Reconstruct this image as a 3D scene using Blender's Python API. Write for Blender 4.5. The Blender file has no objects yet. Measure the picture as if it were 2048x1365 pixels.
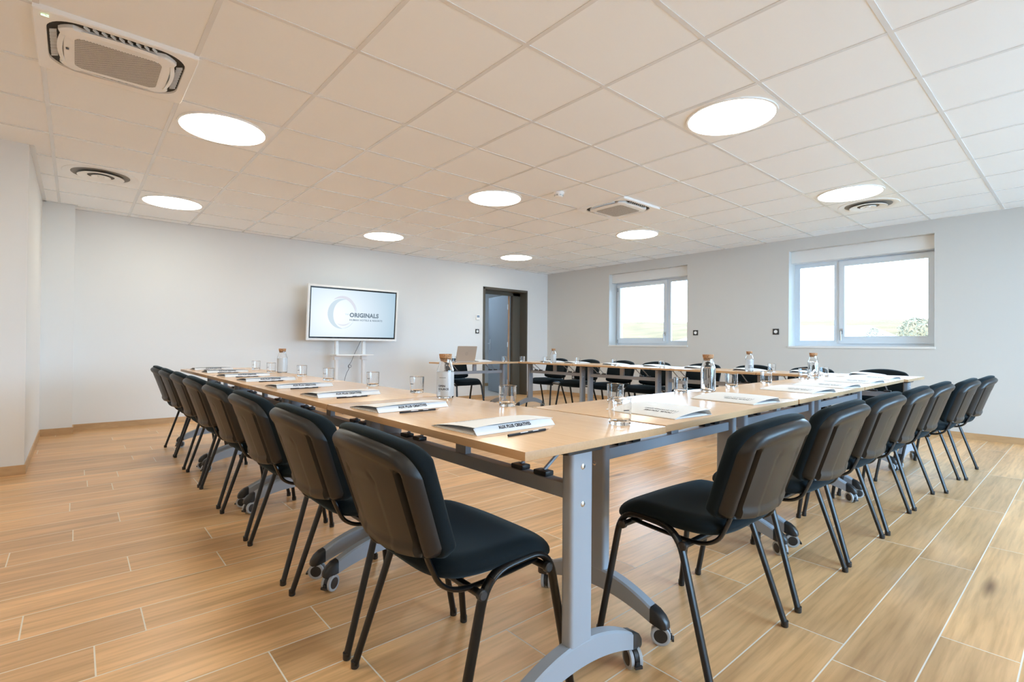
import bpy, bmesh, math, random
from mathutils import Vector, Matrix, noise
random.seed(7)
PI = math.pi
SC = bpy.context.scene
COL = SC.collection

# ------------------------------------------------------------------ camera
F_PX, YAW, PIT, ROLL, CAM_Z = 1007.24, 0.8571, 0.0087, 0.0077, 0.9837
cd = bpy.data.cameras.new('camera'); cam = bpy.data.objects.new('camera', cd); COL.objects.link(cam)
cd.sensor_width = 36.0; cd.sensor_fit = 'HORIZONTAL'; cd.lens = F_PX / 2048 * 36.0
cd.clip_start = 0.02; cd.clip_end = 600
_f = Vector((math.cos(YAW), math.sin(YAW), 0)); _r = Vector((math.sin(YAW), -math.cos(YAW), 0)); _u = Vector((0, 0, 1))
_f, _u = _f * math.cos(PIT) + _u * math.sin(PIT), _u * math.cos(PIT) - _f * math.sin(PIT)
_r, _u = _r * math.cos(ROLL) + _u * math.sin(ROLL), _u * math.cos(ROLL) - _r * math.sin(ROLL)
cam.matrix_world = Matrix(((_r.x, _u.x, -_f.x, 0), (_r.y, _u.y, -_f.y, 0), (_r.z, _u.z, -_f.z, CAM_Z), (0, 0, 0, 1)))
SC.camera = cam

# ------------------------------------------------------------------ view, world, daylight
SC.view_settings.view_transform = 'Standard'
SC.view_settings.look = 'None'
SC.view_settings.exposure = 1.07
SC.view_settings.gamma = 1.0
SC.view_settings.use_curve_mapping = False
SC.cycles.max_bounces = 14
SC.cycles.diffuse_bounces = 8
SC.cycles.transmission_bounces = 12
SC.cycles.transparent_max_bounces = 16
SC.cycles.sample_clamp_indirect = 6.0
SC.cycles.use_denoising = True
SKY = 7.6          # overcast daylight radiance
LAMP = 7.3        # radiance of the round ceiling lamps
LAMP_COL = (0.985, 0.985, 0.875)
w = bpy.data.worlds.new('sky'); SC.world = w; w.use_nodes = True
bg = w.node_tree.nodes['Background']; bg.inputs[0].default_value = (0.46, 0.71, 1.0, 1); bg.inputs[1].default_value = SKY

XW, YS, CZ = 7.365, 7.392, 2.458      # window wall, screen wall, ceiling
YB, XL = -2.2, -3.0                  # walls behind the camera

def portal(loc, rot, sx, sy):
    l = bpy.data.lights.new('daylight_portal', 'AREA'); l.shape = 'RECTANGLE'; l.size = sx; l.size_y = sy
    l.cycles.is_portal = True
    o = bpy.data.objects.new('daylight_portal', l); COL.objects.link(o); o.location = loc; o.rotation_euler = rot
portal((XW + 0.3, 1.95, 1.56), (0, PI / 2, 0), 1.1, 1.6)
portal((XW + 0.3, 5.02, 1.56), (0, PI / 2, 0), 1.1, 1.6)
portal((4.35, YB - 0.3, 1.325), (PI / 2, 0, 0), 5.5, 2.05)

# ------------------------------------------------------------------ materials
def mat(name, col=(0.8, 0.8, 0.8), rough=0.5, metal=0.0, spec=0.5, sheen=0.0, coat=0.0):
    m = bpy.data.materials.new(name); m.use_nodes = True
    b = m.node_tree.nodes['Principled BSDF']
    b.inputs['Base Color'].default_value = (*col, 1); b.inputs['Roughness'].default_value = rough
    b.inputs['Metallic'].default_value = metal; b.inputs['Specular IOR Level'].default_value = spec
    b.inputs['Sheen Weight'].default_value = sheen; b.inputs['Coat Weight'].default_value = coat
    return m
def nd(m, t, **kw):
    n = m.node_tree.nodes.new(t)
    for k, v in kw.items():
        if k.startswith('i_'): n.inputs[int(k[2:]) if k[2:].isdigit() else k[2:].replace('_', ' ')].default_value = v
        else: setattr(n, k, v)
    return n
def lk(m, a, ao, b, bi): m.node_tree.links.new(a.outputs[ao], b.inputs[bi])
def P(m): return m.node_tree.nodes['Principled BSDF']
def bumped(m, scale, strength, dist=0.001, coord='Object', detail=3):
    tc = nd(m, 'ShaderNodeTexCoord'); n = nd(m, 'ShaderNodeTexNoise'); n.inputs['Scale'].default_value = scale
    n.inputs['Detail'].default_value = detail
    b = nd(m, 'ShaderNodeBump'); b.inputs['Strength'].default_value = strength; b.inputs['Distance'].default_value = dist
    lk(m, tc, coord, n, 'Vector'); lk(m, n, 'Fac', b, 'Height'); lk(m, b, 'Normal', P(m), 'Normal')
    return m
def emis(name, col, s):
    m = bpy.data.materials.new(name); m.use_nodes = True; nt = m.node_tree
    nt.nodes.remove(nt.nodes['Principled BSDF'])
    e = nt.nodes.new('ShaderNodeEmission'); e.inputs[0].default_value = (*col, 1); e.inputs[1].default_value = s
    nt.links.new(e.outputs[0], nt.nodes['Material Output'].inputs[0]); return m

M = {}
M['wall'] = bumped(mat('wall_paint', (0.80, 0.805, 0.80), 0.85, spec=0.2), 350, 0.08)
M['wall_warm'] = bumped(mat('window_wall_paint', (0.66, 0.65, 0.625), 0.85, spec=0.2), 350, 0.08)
M['ceil'] = bumped(mat('ceiling_tile', (0.93, 0.955, 0.975), 0.9, spec=0.15), 500, 0.06)
M['gap'] = mat('painted_gap_shade', (0.27, 0.26, 0.245), 0.7)
M['tbar'] = mat('ceiling_grid_metal', (0.79, 0.80, 0.81), 0.22)
M['white'] = mat('white_lacquer', (0.82, 0.82, 0.81), 0.35)
M['white_pl'] = mat('white_plastic', (0.93, 0.93, 0.92), 0.35)
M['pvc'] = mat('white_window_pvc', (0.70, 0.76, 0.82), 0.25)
M['dark'] = mat('dark_recess', (0.03, 0.028, 0.025), 0.7)
M['blackp'] = mat('black_plastic', (0.022, 0.021, 0.021), 0.33, spec=0.55)
M['shell'] = bumped(mat('chair_shell_plastic', (0.012, 0.0115, 0.0115), 0.38, spec=0.5), 900, 0.15, 0.0004)
M['tube'] = mat('black_painted_tube', (0.007, 0.0065, 0.0065), 0.28, spec=0.4)
M['alu'] = mat('grey_silver_paint', (0.34, 0.37, 0.41), 0.42)
M['screw'] = mat('zinc_screw', (0.75, 0.75, 0.73), 0.25, metal=1.0)
M['tyre'] = mat('grey_tyre', (0.42, 0.44, 0.46), 0.55)
M['taupe'] = mat('taupe_door_frame', (0.105, 0.095, 0.075), 0.45)
M['leaf'] = mat('grey_door_leaf', (0.25, 0.275, 0.30), 0.45)
M['steel'] = mat('brushed_steel', (0.55, 0.55, 0.55), 0.3, metal=1.0)
M['paper'] = mat('white_card', (0.82, 0.82, 0.82), 0.6, spec=0.25)
M['ink'] = mat('black_ink', (0.02, 0.02, 0.03), 0.6)
M['inkg'] = mat('grey_ink', (0.10, 0.10, 0.11), 0.6)
M['pencil'] = mat('black_pencil', (0.015, 0.015, 0.02), 0.35)
M['lapt'] = mat('champagne_aluminium', (0.52, 0.42, 0.33), 0.4, metal=0.45)
M['laptlogo'] = mat('emblem_grey', (0.36, 0.30, 0.25), 0.3, metal=0.6)
M['shine'] = mat('screen_glass_black', (0.01, 0.012, 0.015), 0.12)
M['lamp'] = emis('lamp_light', LAMP_COL, LAMP)
M['led'] = emis('green_display', (0.55, 1.0, 0.55), 1.2)
M['lcd'] = mat('lcd_blue_grey', (0.22, 0.27, 0.36), 0.2)

# fabric
m = M['fabric'] = mat('dark_teal_fabric', (0.005, 0.009, 0.0115), 0.85, spec=0.15, sheen=0.13)
P(m).inputs['Sheen Tint'].default_value = (0.55, 0.75, 0.85, 1); P(m).inputs['Sheen Roughness'].default_value = 0.45
bumped(m, 1400, 0.5, 0.0006)

def wood(name, c1, c2, c3, rough, stretch=(1.2, 14, 14), bump=0.05, plank=False, spec=0.5):
    m = mat(name, c1, rough, spec=spec)
    tc = nd(m, 'ShaderNodeTexCoord'); mp = nd(m, 'ShaderNodeMapping'); mp.inputs['Scale'].default_value = stretch
    lk(m, tc, 'Object', mp, 'Vector')
    src = mp
    if plank:
        at = nd(m, 'ShaderNodeAttribute', attribute_name='plank')
        vm = nd(m, 'ShaderNodeVectorMath', operation='ADD'); sc = nd(m, 'ShaderNodeVectorMath', operation='SCALE')
        cb = nd(m, 'ShaderNodeCombineXYZ'); lk(m, at, 'Fac', cb, 0); lk(m, at, 'Fac', cb, 1)
        lk(m, cb, 0, sc, 0); sc.inputs['Scale'].default_value = 67.0
        lk(m, mp, 0, vm, 0); lk(m, sc, 0, vm, 1); src = vm
    n = nd(m, 'ShaderNodeTexNoise'); n.inputs['Scale'].default_value = 1.0; n.inputs['Detail'].default_value = 7; n.inputs['Distortion'].default_value = 1.2
    lk(m, src, 0, n, 'Vector')
    n2 = nd(m, 'ShaderNodeTexNoise'); n2.inputs['Scale'].default_value = 6.0; n2.inputs['Detail'].default_value = 4
    lk(m, src, 0, n2, 'Vector')
    cr = nd(m, 'ShaderNodeValToRGB'); cr.color_ramp.elements[0].position = 0.32; cr.color_ramp.elements[1].position = 0.66
    cr.color_ramp.elements[0].color = (*c2, 1); cr.color_ramp.elements[1].color = (*c1, 1)
    lk(m, n, 'Fac', cr, 'Fac')
    mx = nd(m, 'ShaderNodeMix', data_type='RGBA', blend_type='MULTIPLY'); mx.inputs['Factor'].default_value = 0.4 if plank else 0.35
    lk(m, cr, 'Color', mx, 6)
    cr2 = nd(m, 'ShaderNodeValToRGB'); cr2.color_ramp.elements[0].position = 0.36; cr2.color_ramp.elements[1].position = 0.56
    cr2.color_ramp.elements[0].color = (0.6, 0.55, 0.5, 1) if plank else (0.86, 0.84, 0.82, 1); cr2.color_ramp.elements[1].color = (1, 1, 1, 1)
    lk(m, n2, 'Fac', cr2, 'Fac'); lk(m, cr2, 'Color', mx, 7)
    last = mx
    if plank:
        # knots and cracks
        v = nd(m, 'ShaderNodeTexVoronoi'); v.inputs['Scale'].default_value = 0.42; v.inputs['Randomness'].default_value = 1.0
        mv = nd(m, 'ShaderNodeMapping'); mv.inputs['Scale'].default_value = (2.2, 0.75, 1)
        lk(m, src, 0, mv, 'Vector'); 
        nw = nd(m, 'ShaderNodeTexNoise'); nw.inputs['Scale'].default_value = 2.5; lk(m, src, 0, nw, 'Vector')
        mw = nd(m, 'ShaderNodeMix', data_type='VECTOR'); mw.inputs['Factor'].default_value = 0.14
        lk(m, mv, 0, mw, 4); lk(m, nw, 'Color', mw, 5); lk(m, mw, 1, v, 'Vector')
        cr3 = nd(m, 'ShaderNodeValToRGB'); cr3.color_ramp.elements[0].position = 0.01; cr3.color_ramp.elements[1].position = 0.085
        cr3.color_ramp.elements[0].color = (0.22, 0.15, 0.10, 1); cr3.color_ramp.elements[1].color = (1, 1, 1, 1)
        lk(m, v, 'Distance', cr3, 'Fac')
        m3 = nd(m, 'ShaderNodeMix', data_type='RGBA', blend_type='MULTIPLY'); m3.inputs['Factor'].default_value = 0.85
        lk(m, last, 2, m3, 6); lk(m, cr3, 'Color', m3, 7)
        # tone per plank
        at2 = nd(m, 'ShaderNodeAttribute', attribute_name='plank')
        cr4 = nd(m, 'ShaderNodeValToRGB'); cr4.color_ramp.elements[0].color = (0.84, 0.82, 0.80, 1); cr4.color_ramp.elements[1].color = (1.08, 1.06, 1.02, 1)
        lk(m, at2, 'Fac', cr4, 'Fac')
        m4 = nd(m, 'ShaderNodeMix', data_type='RGBA', blend_type='MULTIPLY'); m4.inputs['Factor'].default_value = 1.0
        lk(m, m3, 2, m4, 6); lk(m, cr4, 'Color', m4, 7); last = m4
    lk(m, last, 2, P(m), 'Base Color')
    b = nd(m, 'ShaderNodeBump'); b.inputs['Strength'].default_value = bump; b.inputs['Distance'].default_value = 0.002
    lk(m, n2, 'Fac', b, 'Height'); lk(m, b, 'Normal', P(m), 'Normal')
    return m
M['floor'] = wood('oak_look_floor_tile', (0.88, 0.54, 0.265), (0.64, 0.38, 0.175), None, 0.33, (0.65, 10, 10), 0.08, plank=True, spec=0.45)
M['skirt'] = wood('oak_skirting', (0.60, 0.39, 0.205), (0.50, 0.315, 0.16), None, 0.45, (3, 3, 14))
M['beech'] = wood('beech_laminate', (0.82, 0.55, 0.335), (0.79, 0.525, 0.315), None, 0.22, (2.2, 26, 26), 0.01)
M['beech_edge_shaded'] = wood('beech_edge_band_shaded', (0.63, 0.40, 0.215), (0.59, 0.37, 0.195), None, 0.42, (2.2, 26, 26), 0.01)  # edge band beech, darkened to paint in the warm floor reflection
M['grout'] = mat('light_grout', (0.86, 0.79, 0.68), 0.8)
M['door_wood'] = mat('door_core_wood', (0.42, 0.25, 0.14), 0.6)
m = M['cork'] = mat('cork', (0.48, 0.25, 0.12), 0.85)
tc = nd(m, 'ShaderNodeTexCoord'); v = nd(m, 'ShaderNodeTexNoise'); v.inputs['Scale'].default_value = 180
cr = nd(m, 'ShaderNodeValToRGB'); cr.color_ramp.elements[0].position = .35; cr.color_ramp.elements[1].position = .6
cr.color_ramp.elements[0].color = (0.25, 0.11, 0.045, 1); cr.color_ramp.elements[1].color = (0.55, 0.30, 0.15, 1)
lk(m, tc, 'Object', v, 'Vector'); lk(m, v, 'Fac', cr, 'Fac'); lk(m, cr, 'Color', P(m), 'Base Color')

def glassmat(name, rough=0.0, ior=1.45, col=(1, 1, 1)):
    m = mat(name, col, rough); P(m).inputs['Transmission Weight'].default_value = 1.0; P(m).inputs['IOR'].default_value = ior
    return m
M['glass'] = glassmat('clear_glass')
M['water'] = glassmat('water', 0.0, 1.33)
# frosted bottle panel: part diffuse, part see-through
m = M['frost'] = mat('frosted_glass', (0.86, 0.89, 0.91), 0.35); P(m).inputs['Transmission Weight'].default_value = 0.55
# window pane: clear with a faint reflection
m = M['pane'] = bpy.data.materials.new('window_pane'); m.use_nodes = True; nt = m.node_tree
nt.nodes.remove(nt.nodes['Principled BSDF'])
tr = nt.nodes.new('ShaderNodeBsdfTransparent'); tr.inputs[0].default_value = (0.96, 0.98, 0.98, 1)
gl = nt.nodes.new('ShaderNodeBsdfGlossy'); gl.inputs['Roughness'].default_value = 0.02
fr = nt.nodes.new('ShaderNodeFresnel'); fr.inputs[0].default_value = 1.3
mx = nt.nodes.new('ShaderNodeMixShader'); nt.links.new(fr.outputs[0], mx.inputs[0]); nt.links.new(tr.outputs[0], mx.inputs[1]); nt.links.new(gl.outputs[0], mx.inputs[2])
nt.links.new(mx.outputs[0], nt.nodes['Material Output'].inputs[0])
# perforated grille of the air conditioners
m = M['perf'] = mat('perforated_grille', (0.84, 0.80, 0.75), 0.5)
tc = nd(m, 'ShaderNodeTexCoord'); mp = nd(m, 'ShaderNodeMapping'); mp.inputs['Scale'].default_value = (118, 118, 118); mp.inputs['Rotation'].default_value = (0, 0, PI / 4)
fr_ = nd(m, 'ShaderNodeVectorMath', operation='FRACTION'); sb = nd(m, 'ShaderNodeVectorMath', operation='SUBTRACT'); sb.inputs[1].default_value = (0.5, 0.5, 0)
sx = nd(m, 'ShaderNodeSeparateXYZ'); cb = nd(m, 'ShaderNodeCombineXYZ'); ln = nd(m, 'ShaderNodeVectorMath', operation='LENGTH')
lt = nd(m, 'ShaderNodeMath', operation='LESS_THAN'); lt.inputs[1].default_value = 0.40
lk(m, tc, 'Object', mp, 'Vector'); lk(m, mp, 0, fr_, 0); lk(m, fr_, 0, sb, 0); lk(m, sb, 0, sx, 0); lk(m, sx, 0, cb, 0); lk(m, sx, 1, cb, 1)
lk(m, cb, 0, ln, 0); lk(m, ln, 'Value', lt, 0)
mc = nd(m, 'ShaderNodeMix', data_type='RGBA'); mc.inputs[6].default_value = (0.84, 0.80, 0.75, 1); mc.inputs[7].default_value = (0.05, 0.045, 0.04, 1)
lk(m, lt, 0, mc, 0); lk(m, mc, 2, P(m), 'Base Color')
# display: glare painted into the emission, soft white fading to pale blue
m = M['screen'] = bpy.data.materials.new('display_painted_glare'); m.use_nodes = True; nt = m.node_tree
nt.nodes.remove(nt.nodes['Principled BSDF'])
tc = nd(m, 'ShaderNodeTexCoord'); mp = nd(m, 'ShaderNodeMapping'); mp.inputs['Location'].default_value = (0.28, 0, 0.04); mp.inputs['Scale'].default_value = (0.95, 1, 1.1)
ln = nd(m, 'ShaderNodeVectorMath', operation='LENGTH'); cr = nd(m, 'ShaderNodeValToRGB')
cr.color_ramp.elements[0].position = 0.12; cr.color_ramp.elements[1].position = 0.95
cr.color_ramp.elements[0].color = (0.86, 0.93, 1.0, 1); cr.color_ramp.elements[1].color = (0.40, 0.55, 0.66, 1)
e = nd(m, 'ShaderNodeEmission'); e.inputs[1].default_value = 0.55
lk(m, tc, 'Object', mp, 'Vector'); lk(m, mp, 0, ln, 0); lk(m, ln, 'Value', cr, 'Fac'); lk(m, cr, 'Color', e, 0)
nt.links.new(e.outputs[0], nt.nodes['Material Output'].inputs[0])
M['scr_ink'] = emis('display_dark_letters', (0.10, 0.16, 0.21), 0.45)
M['scr_mid'] = emis('display_grey_letters', (0.24, 0.31, 0.37), 0.45)
M['scr_lo'] = emis('display_faint_stroke', (0.58, 0.69, 0.77), 0.55)
M['scr_lo2'] = emis('display_pink_stroke', (0.66, 0.68, 0.76), 0.55)
# outdoors
M['grass'] = bumped(mat('meadow', (0.16, 0.185, 0.115), 0.95, spec=0.1), 0.5, 0.3, 0.2)
m = M['grass']; tc = nd(m, 'ShaderNodeTexCoord'); n = nd(m, 'ShaderNodeTexNoise'); n.inputs['Scale'].default_value = 0.12; n.inputs['Detail'].default_value = 6
cr = nd(m, 'ShaderNodeValToRGB'); cr.color_ramp.elements[0].color = (0.096, 0.056, 0.020, 1); cr.color_ramp.elements[1].color = (0.146, 0.080, 0.034, 1)
cr.color_ramp.elements[0].position = .35; cr.color_ramp.elements[1].position = .65
lk(m, tc, 'Object', n, 'Vector'); lk(m, n, 'Fac', cr, 'Fac'); lk(m, cr, 'Color', P(m), 'Base Color')
M['roof'] = mat('pale_grey_roof', (0.16, 0.12, 0.10), 0.7)
M['house'] = mat('pale_render', (0.18, 0.14, 0.11), 0.9)
M['tree'] = bumped(mat('foliage_green', (0.17, 0.14, 0.085), 0.9), 6, 0.6, 0.05)
M['bark'] = mat('bark', (0.08, 0.07, 0.055), 0.9)

# ------------------------------------------------------------------ mesh helpers
def bx(bm, x0, x1, y0, y1, z0, z1, mi=0):
    vs = [bm.verts.new(p) for p in ((x0, y0, z0), (x1, y0, z0), (x1, y1, z0), (x0, y1, z0), (x0, y0, z1), (x1, y0, z1), (x1, y1, z1), (x0, y1, z1))]
    fs = []
    for f in ((0, 3, 2, 1), (4, 5, 6, 7), (0, 1, 5, 4), (1, 2, 6, 5), (2, 3, 7, 6), (3, 0, 4, 7)):
        q = bm.faces.new([vs[i] for i in f]); q.material_index = mi; fs.append(q)
    return vs
def tube(bm, pts, ra, rb=None, seg=12, up=(0, 0, 1), cap=True, closed=False):
    """sweep an ellipse (ra along 'side', rb along the other axis) along pts"""
    rb = rb or ra; pts = [Vector(p) for p in pts]; n = len(pts); rings = []
    side = None
    for i, p in enumerate(pts):
        if closed: t = (pts[(i + 1) % n] - pts[i - 1])
        else: t = (pts[min(i + 1, n - 1)] - pts[max(i - 1, 0)])
        t.normalize()
        if side is None:
            u = Vector(up); side = t.cross(u)
            if side.length < 1e-3: side = t.cross(Vector((0, 1, 0)))
            side.normalize()
        else:
            side = (side - t * side.dot(t)); side.normalize()
        o = t.cross(side).normalized()
        r1 = ra[i] if isinstance(ra, (list, tuple)) else ra; r2 = rb[i] if isinstance(rb, (list, tuple)) else rb
        rings.append([bm.verts.new(p + side * (r1 * math.cos(a)) + o * (r2 * math.sin(a))) for a in [2 * PI * k / seg for k in range(seg)]])
    R = range(n if closed else n - 1)
    for i in R:
        a, b = rings[i], rings[(i + 1) % n]
        for k in range(seg): bm.faces.new((a[k], a[(k + 1) % seg], b[(k + 1) % seg], b[k]))
    if cap and not closed:
        bm.faces.new(list(reversed(rings[0]))); bm.faces.new(rings[-1])
def lathe(bm, prof, seg=32, c=(0, 0, 0), axis='Z', mi=0):
    rings = []; c = Vector(c)
    def pt(r, h, a):
        if axis == 'Z': return c + Vector((r * math.cos(a), r * math.sin(a), h))
        if axis == 'X': return c + Vector((h, r * math.cos(a), r * math.sin(a)))
        return c + Vector((r * math.sin(a), h, r * math.cos(a)))
    for r, h in prof:
        if r < 1e-6: rings.append([bm.verts.new(pt(0, h, 0))])
        else: rings.append([bm.verts.new(pt(r, h, 2 * PI * k / seg)) for k in range(seg)])
    for a, b in zip(rings, rings[1:]):
        for k in range(seg):
            if len(a) == 1 and len(b) == 1: continue
            if len(a) == 1: f = bm.faces.new((a[0], b[(k + 1) % seg], b[k]))
            elif len(b) == 1: f = bm.faces.new((a[k], a[(k + 1) % seg], b[0]))
            else: f = bm.faces.new((a[k], a[(k + 1) % seg], b[(k + 1) % seg], b[k]))
            f.material_index = mi
def spline(pts, n=8):
    pts = [Vector(p) for p in pts]; out = []
    for i in range(len(pts) - 1):
        p0 = pts[max(i - 1, 0)]; p1 = pts[i]; p2 = pts[i + 1]; p3 = pts[min(i + 2, len(pts) - 1)]
        for k in range(n):
            t = k / n
            out.append(0.5 * ((2 * p1) + (-p0 + p2) * t + (2 * p0 - 5 * p1 + 4 * p2 - p3) * t * t + (-p0 + 3 * p1 - 3 * p2 + p3) * t ** 3))
    out.append(pts[-1]); return out
def fillet(pts, r, n=6):
    pts = [Vector(p) for p in pts]; out = [pts[0]]
    for i in range(1, len(pts) - 1):
        a, b, c = pts[i - 1], pts[i], pts[i + 1]
        ri = r[i - 1] if isinstance(r, (list, tuple)) else r
        d1 = (a - b).normalized(); d2 = (c - b).normalized(); ri = min(ri, (a - b).length * .49, (c - b).length * .49)
        s, e = b + d1 * ri, b + d2 * ri
        for k in range(n + 1):
            t = k / n; out.append(s * (1 - t) ** 2 + b * 2 * t * (1 - t) + e * t * t)
    out.append(pts[-1]); return out
def prism(bm, poly, z0, z1, mi=0):
    lo = [bm.verts.new((x, y, z0)) for x, y in poly]; hi = [bm.verts.new((x, y, z1)) for x, y in poly]; n = len(poly)
    fs = [bm.faces.new(list(reversed(lo))), bm.faces.new(hi)] + [bm.faces.new((lo[i], lo[(i + 1) % n], hi[(i + 1) % n], hi[i])) for i in range(n)]
    for f in fs: f.material_index = mi
def rrect(wx, wy, r, n=6, cx=0, cy=0):
    out = []
    for sx, sy, a0 in ((1, 1, 0), (-1, 1, PI / 2), (-1, -1, PI), (1, -1, 3 * PI / 2)):
        for k in range(n + 1):
            a = a0 + PI / 2 * k / n
            out.append((cx + sx * (wx / 2 - r) + r * math.cos(a), cy + sy * (wy / 2 - r) + r * math.sin(a)))
    return out
def mesh_obj(name, bm, m, parent=None, smooth=True, angle=40, bevel=0):
    bmesh.ops.recalc_face_normals(bm, faces=bm.faces[:])
    if bevel: bmesh.ops.bevel(bm, geom=bm.edges[:], offset=bevel, segments=2, affect='EDGES', profile=0.7)
    if m is M.get('glass') or m is M.get('water'):
        if bm.calc_volume(signed=True) < 0: bmesh.ops.reverse_faces(bm, faces=bm.faces[:])
    me = bpy.data.meshes.new(name); bm.to_mesh(me); bm.free()
    for q in (m if isinstance(m, (list, tuple)) else [m]): me.materials.append(q)
    if smooth:
        me.shade_smooth()
        me.set_sharp_from_angle(angle=math.radians(angle))
    o = bpy.data.objects.new(name, me); COL.objects.link(o)
    if parent: o.parent = parent
    return o
def B(): return bmesh.new()
def boxobj(name, dims, m, parent=None, bevel=0.0):
    b = B(); bx(b, *dims); return mesh_obj(name, b, m, parent, bevel=bevel, smooth=bevel > 0)
def empty(name, loc=(0, 0, 0), rz=0.0):
    o = bpy.data.objects.new(name, None); COL.objects.link(o); o.location = loc; o.rotation_euler = (0, 0, rz); o.empty_display_size = 0.1; return o
def tag(o, label, cat, group=None, kind=None):
    o['label'] = label; o['category'] = cat
    if group: o['group'] = group
    if kind: o['kind'] = kind
    return o
def struct(o): o['kind'] = 'structure'; return o
def dup(root, loc=None, rz=None):
    kids = {}
    for o in list(COL.objects):
        if o.parent: kids.setdefault(o.parent.name, []).append(o)
    def rec(o, par):
        c = o.copy(); COL.objects.link(c)
        if par: c.parent = par
        for k in kids.get(o.name, []): rec(k, c)
        return c
    r = rec(root, None)
    if loc is not None: r.location = loc
    if rz is not None: r.rotation_euler = (0, 0, rz)
    return r
def text_mesh(s, size, bold=0.0, align='LEFT', space=1.0):
    cu = bpy.data.curves.new('lettering', 'FONT'); cu.body = s; cu.size = size; cu.offset = bold; cu.align_x = align; cu.space_character = space
    cu.resolution_u = 3; cu.extrude = 0.0
    t = bpy.data.objects.new('lettering', cu); COL.objects.link(t)
    bpy.context.view_layer.update()
    dg = bpy.context.evaluated_depsgraph_get(); me = bpy.data.meshes.new_from_object(t.evaluated_get(dg))
    bpy.data.objects.remove(t); bpy.data.curves.remove(cu)
    return me
def text_obj(name, s, size, fn, m, parent, bold=0.0, align='LEFT', thick=0.0, space=1.0):
    """flat letters mapped through fn(x, y) -> point, optionally a hair of thickness"""
    me = text_mesh(s, size, bold, align, space); me.name = name
    for v in me.vertices: v.co = fn(v.co.x, v.co.y)
    me.materials.clear(); me.materials.append(m)
    o = bpy.data.objects.new(name, me); COL.objects.link(o); o.parent = parent; return o

# ================================================================== THE ROOM
# floor: every plank a quad with 3 mm grout lines around it, laid along x
PW, PL, PY0 = 0.197, 1.2, 0.346
OFF = {-1: 1.048, 0: .615, 1: .737, 2: .153, 3: .909, 7: .676, 9: .193, 10: 1.069, 11: .513, 12: .19, 13: .53, 15: 0.0, 16: .195, 18: 1.184, 20: .2, 23: .06}
bm = B(); lay = None; quads = []
for k in range(-14, 37):
    y0 = PY0 + PW * k; y1 = y0 + PW
    ya, yb = max(y0, YB), min(y1, YS + 0.3)
    if yb <= ya: continue
    off = OFF.get(k, random.random() * PL)
    i = -4
    while off + PL * i < XW:
        xa, xb = max(off + PL * i, XL), min(off + PL * (i + 1), XW)
        if xb - xa > 0.01: quads.append((xa + .0022, xb - .0022, ya + .0022, yb - .0022))
        i += 1
vals = []
for xa, xb, ya, yb in quads:
    bm.faces.new([bm.verts.new(p) for p in ((xa, ya, 0), (xb, ya, 0), (xb, yb, 0), (xa, yb, 0))]); vals.append(random.random())
npl = len(vals)
for v in bx(bm, XL - .2, XW + .2, YB - .2, YS + .25, -.12, -.0003, 1): pass
me = bpy.data.meshes.new('floor'); bm.to_mesh(me); bm.free(); me.materials.append(M['floor']); me.materials.append(M['grout'])
at = me.attributes.new('plank', 'FLOAT', 'FACE')
for i, q in enumerate(me.polygons): at.data[i].value = vals[i] if i < npl else 0.5
o = bpy.data.objects.new('floor', me); COL.objects.link(o); struct(o)

# ceiling slab (lamps and grilles sit flush under it) and its T-bar grid
bm = B(); bx(bm, XL - .2, XW + .3, YB - .2, YS + .25, CZ, CZ + .15); struct(mesh_obj('ceiling', bm, M['ceil'], smooth=False))
GX, GY = [1.051 + .6 * i for i in range(-6, 11)], [2.4165 + .6 * j for j in range(-7, 9)]
bm = B()
for x in GX: bx(bm, x - .011, x + .011, YB, YS, CZ - .003, CZ)
for y in GY:
    for a, b in zip([XL] + GX, GX + [XW]): bx(bm, a + .011 if a > XL else a, b - .011 if b < XW else b, y - .011, y + .011, CZ - .003, CZ)
for d in ((XW - .02, XW, YB, YS), (XL, XW, YS - .02, YS), (-.29, -.25, 5.2, 7.17), (-.27, 0, 7.14, 7.17)): bx(bm, d[0], d[1], d[2], d[3], CZ - .004, CZ)
o = mesh_obj('trim_1', bm, M['tbar'], smooth=False); struct(o)

def wall_with_holes(name, axis, pos, thick, a0, a1, holes, m):
    """wall in plane axis=pos spanning a0..a1, z 0..CZ, holes (a0,a1,z0,z1)"""
    As = sorted({a0, a1, *[h[0] for h in holes], *[h[1] for h in holes]}); Zs = sorted({0.0, CZ, *[h[2] for h in holes], *[h[3] for h in holes]})
    bm = B()
    for i in range(len(As) - 1):
        for j in range(len(Zs) - 1):
            ca, cz = (As[i] + As[i + 1]) / 2, (Zs[j] + Zs[j + 1]) / 2
            if any(h[0] < ca < h[1] and h[2] < cz < h[3] for h in holes): continue
            if axis == 'X': bx(bm, min(pos, pos + thick), max(pos, pos + thick), As[i], As[i + 1], Zs[j], Zs[j + 1])
            else: bx(bm, As[i], As[i + 1], min(pos, pos + thick), max(pos, pos + thick), Zs[j], Zs[j + 1])
    bmesh.ops.remove_doubles(bm, verts=bm.verts[:], dist=1e-5)
    # drop inner faces shared by two cells
    seen = {}
    for f in bm.faces: seen.setdefault(tuple(round(c, 4) for c in f.calc_center_median()), []).append(f)
    bmesh.ops.delete(bm, geom=[f for L in seen.values() if len(L) > 1 for f in L], context='FACES_ONLY')
    return struct(mesh_obj(name, bm, m, smooth=False))
W1 = (4.243, 5.798, 1.0, 2.295); W2 = (1.182, 2.728, 1.0, 2.30)
DR = (5.70, 6.787, 0.0, 2.062)
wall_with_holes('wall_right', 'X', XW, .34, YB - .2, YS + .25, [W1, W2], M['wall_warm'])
wall_with_holes('wall_back', 'Y', YS, .25, -.30, XW, [DR], M['wall'])
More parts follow.
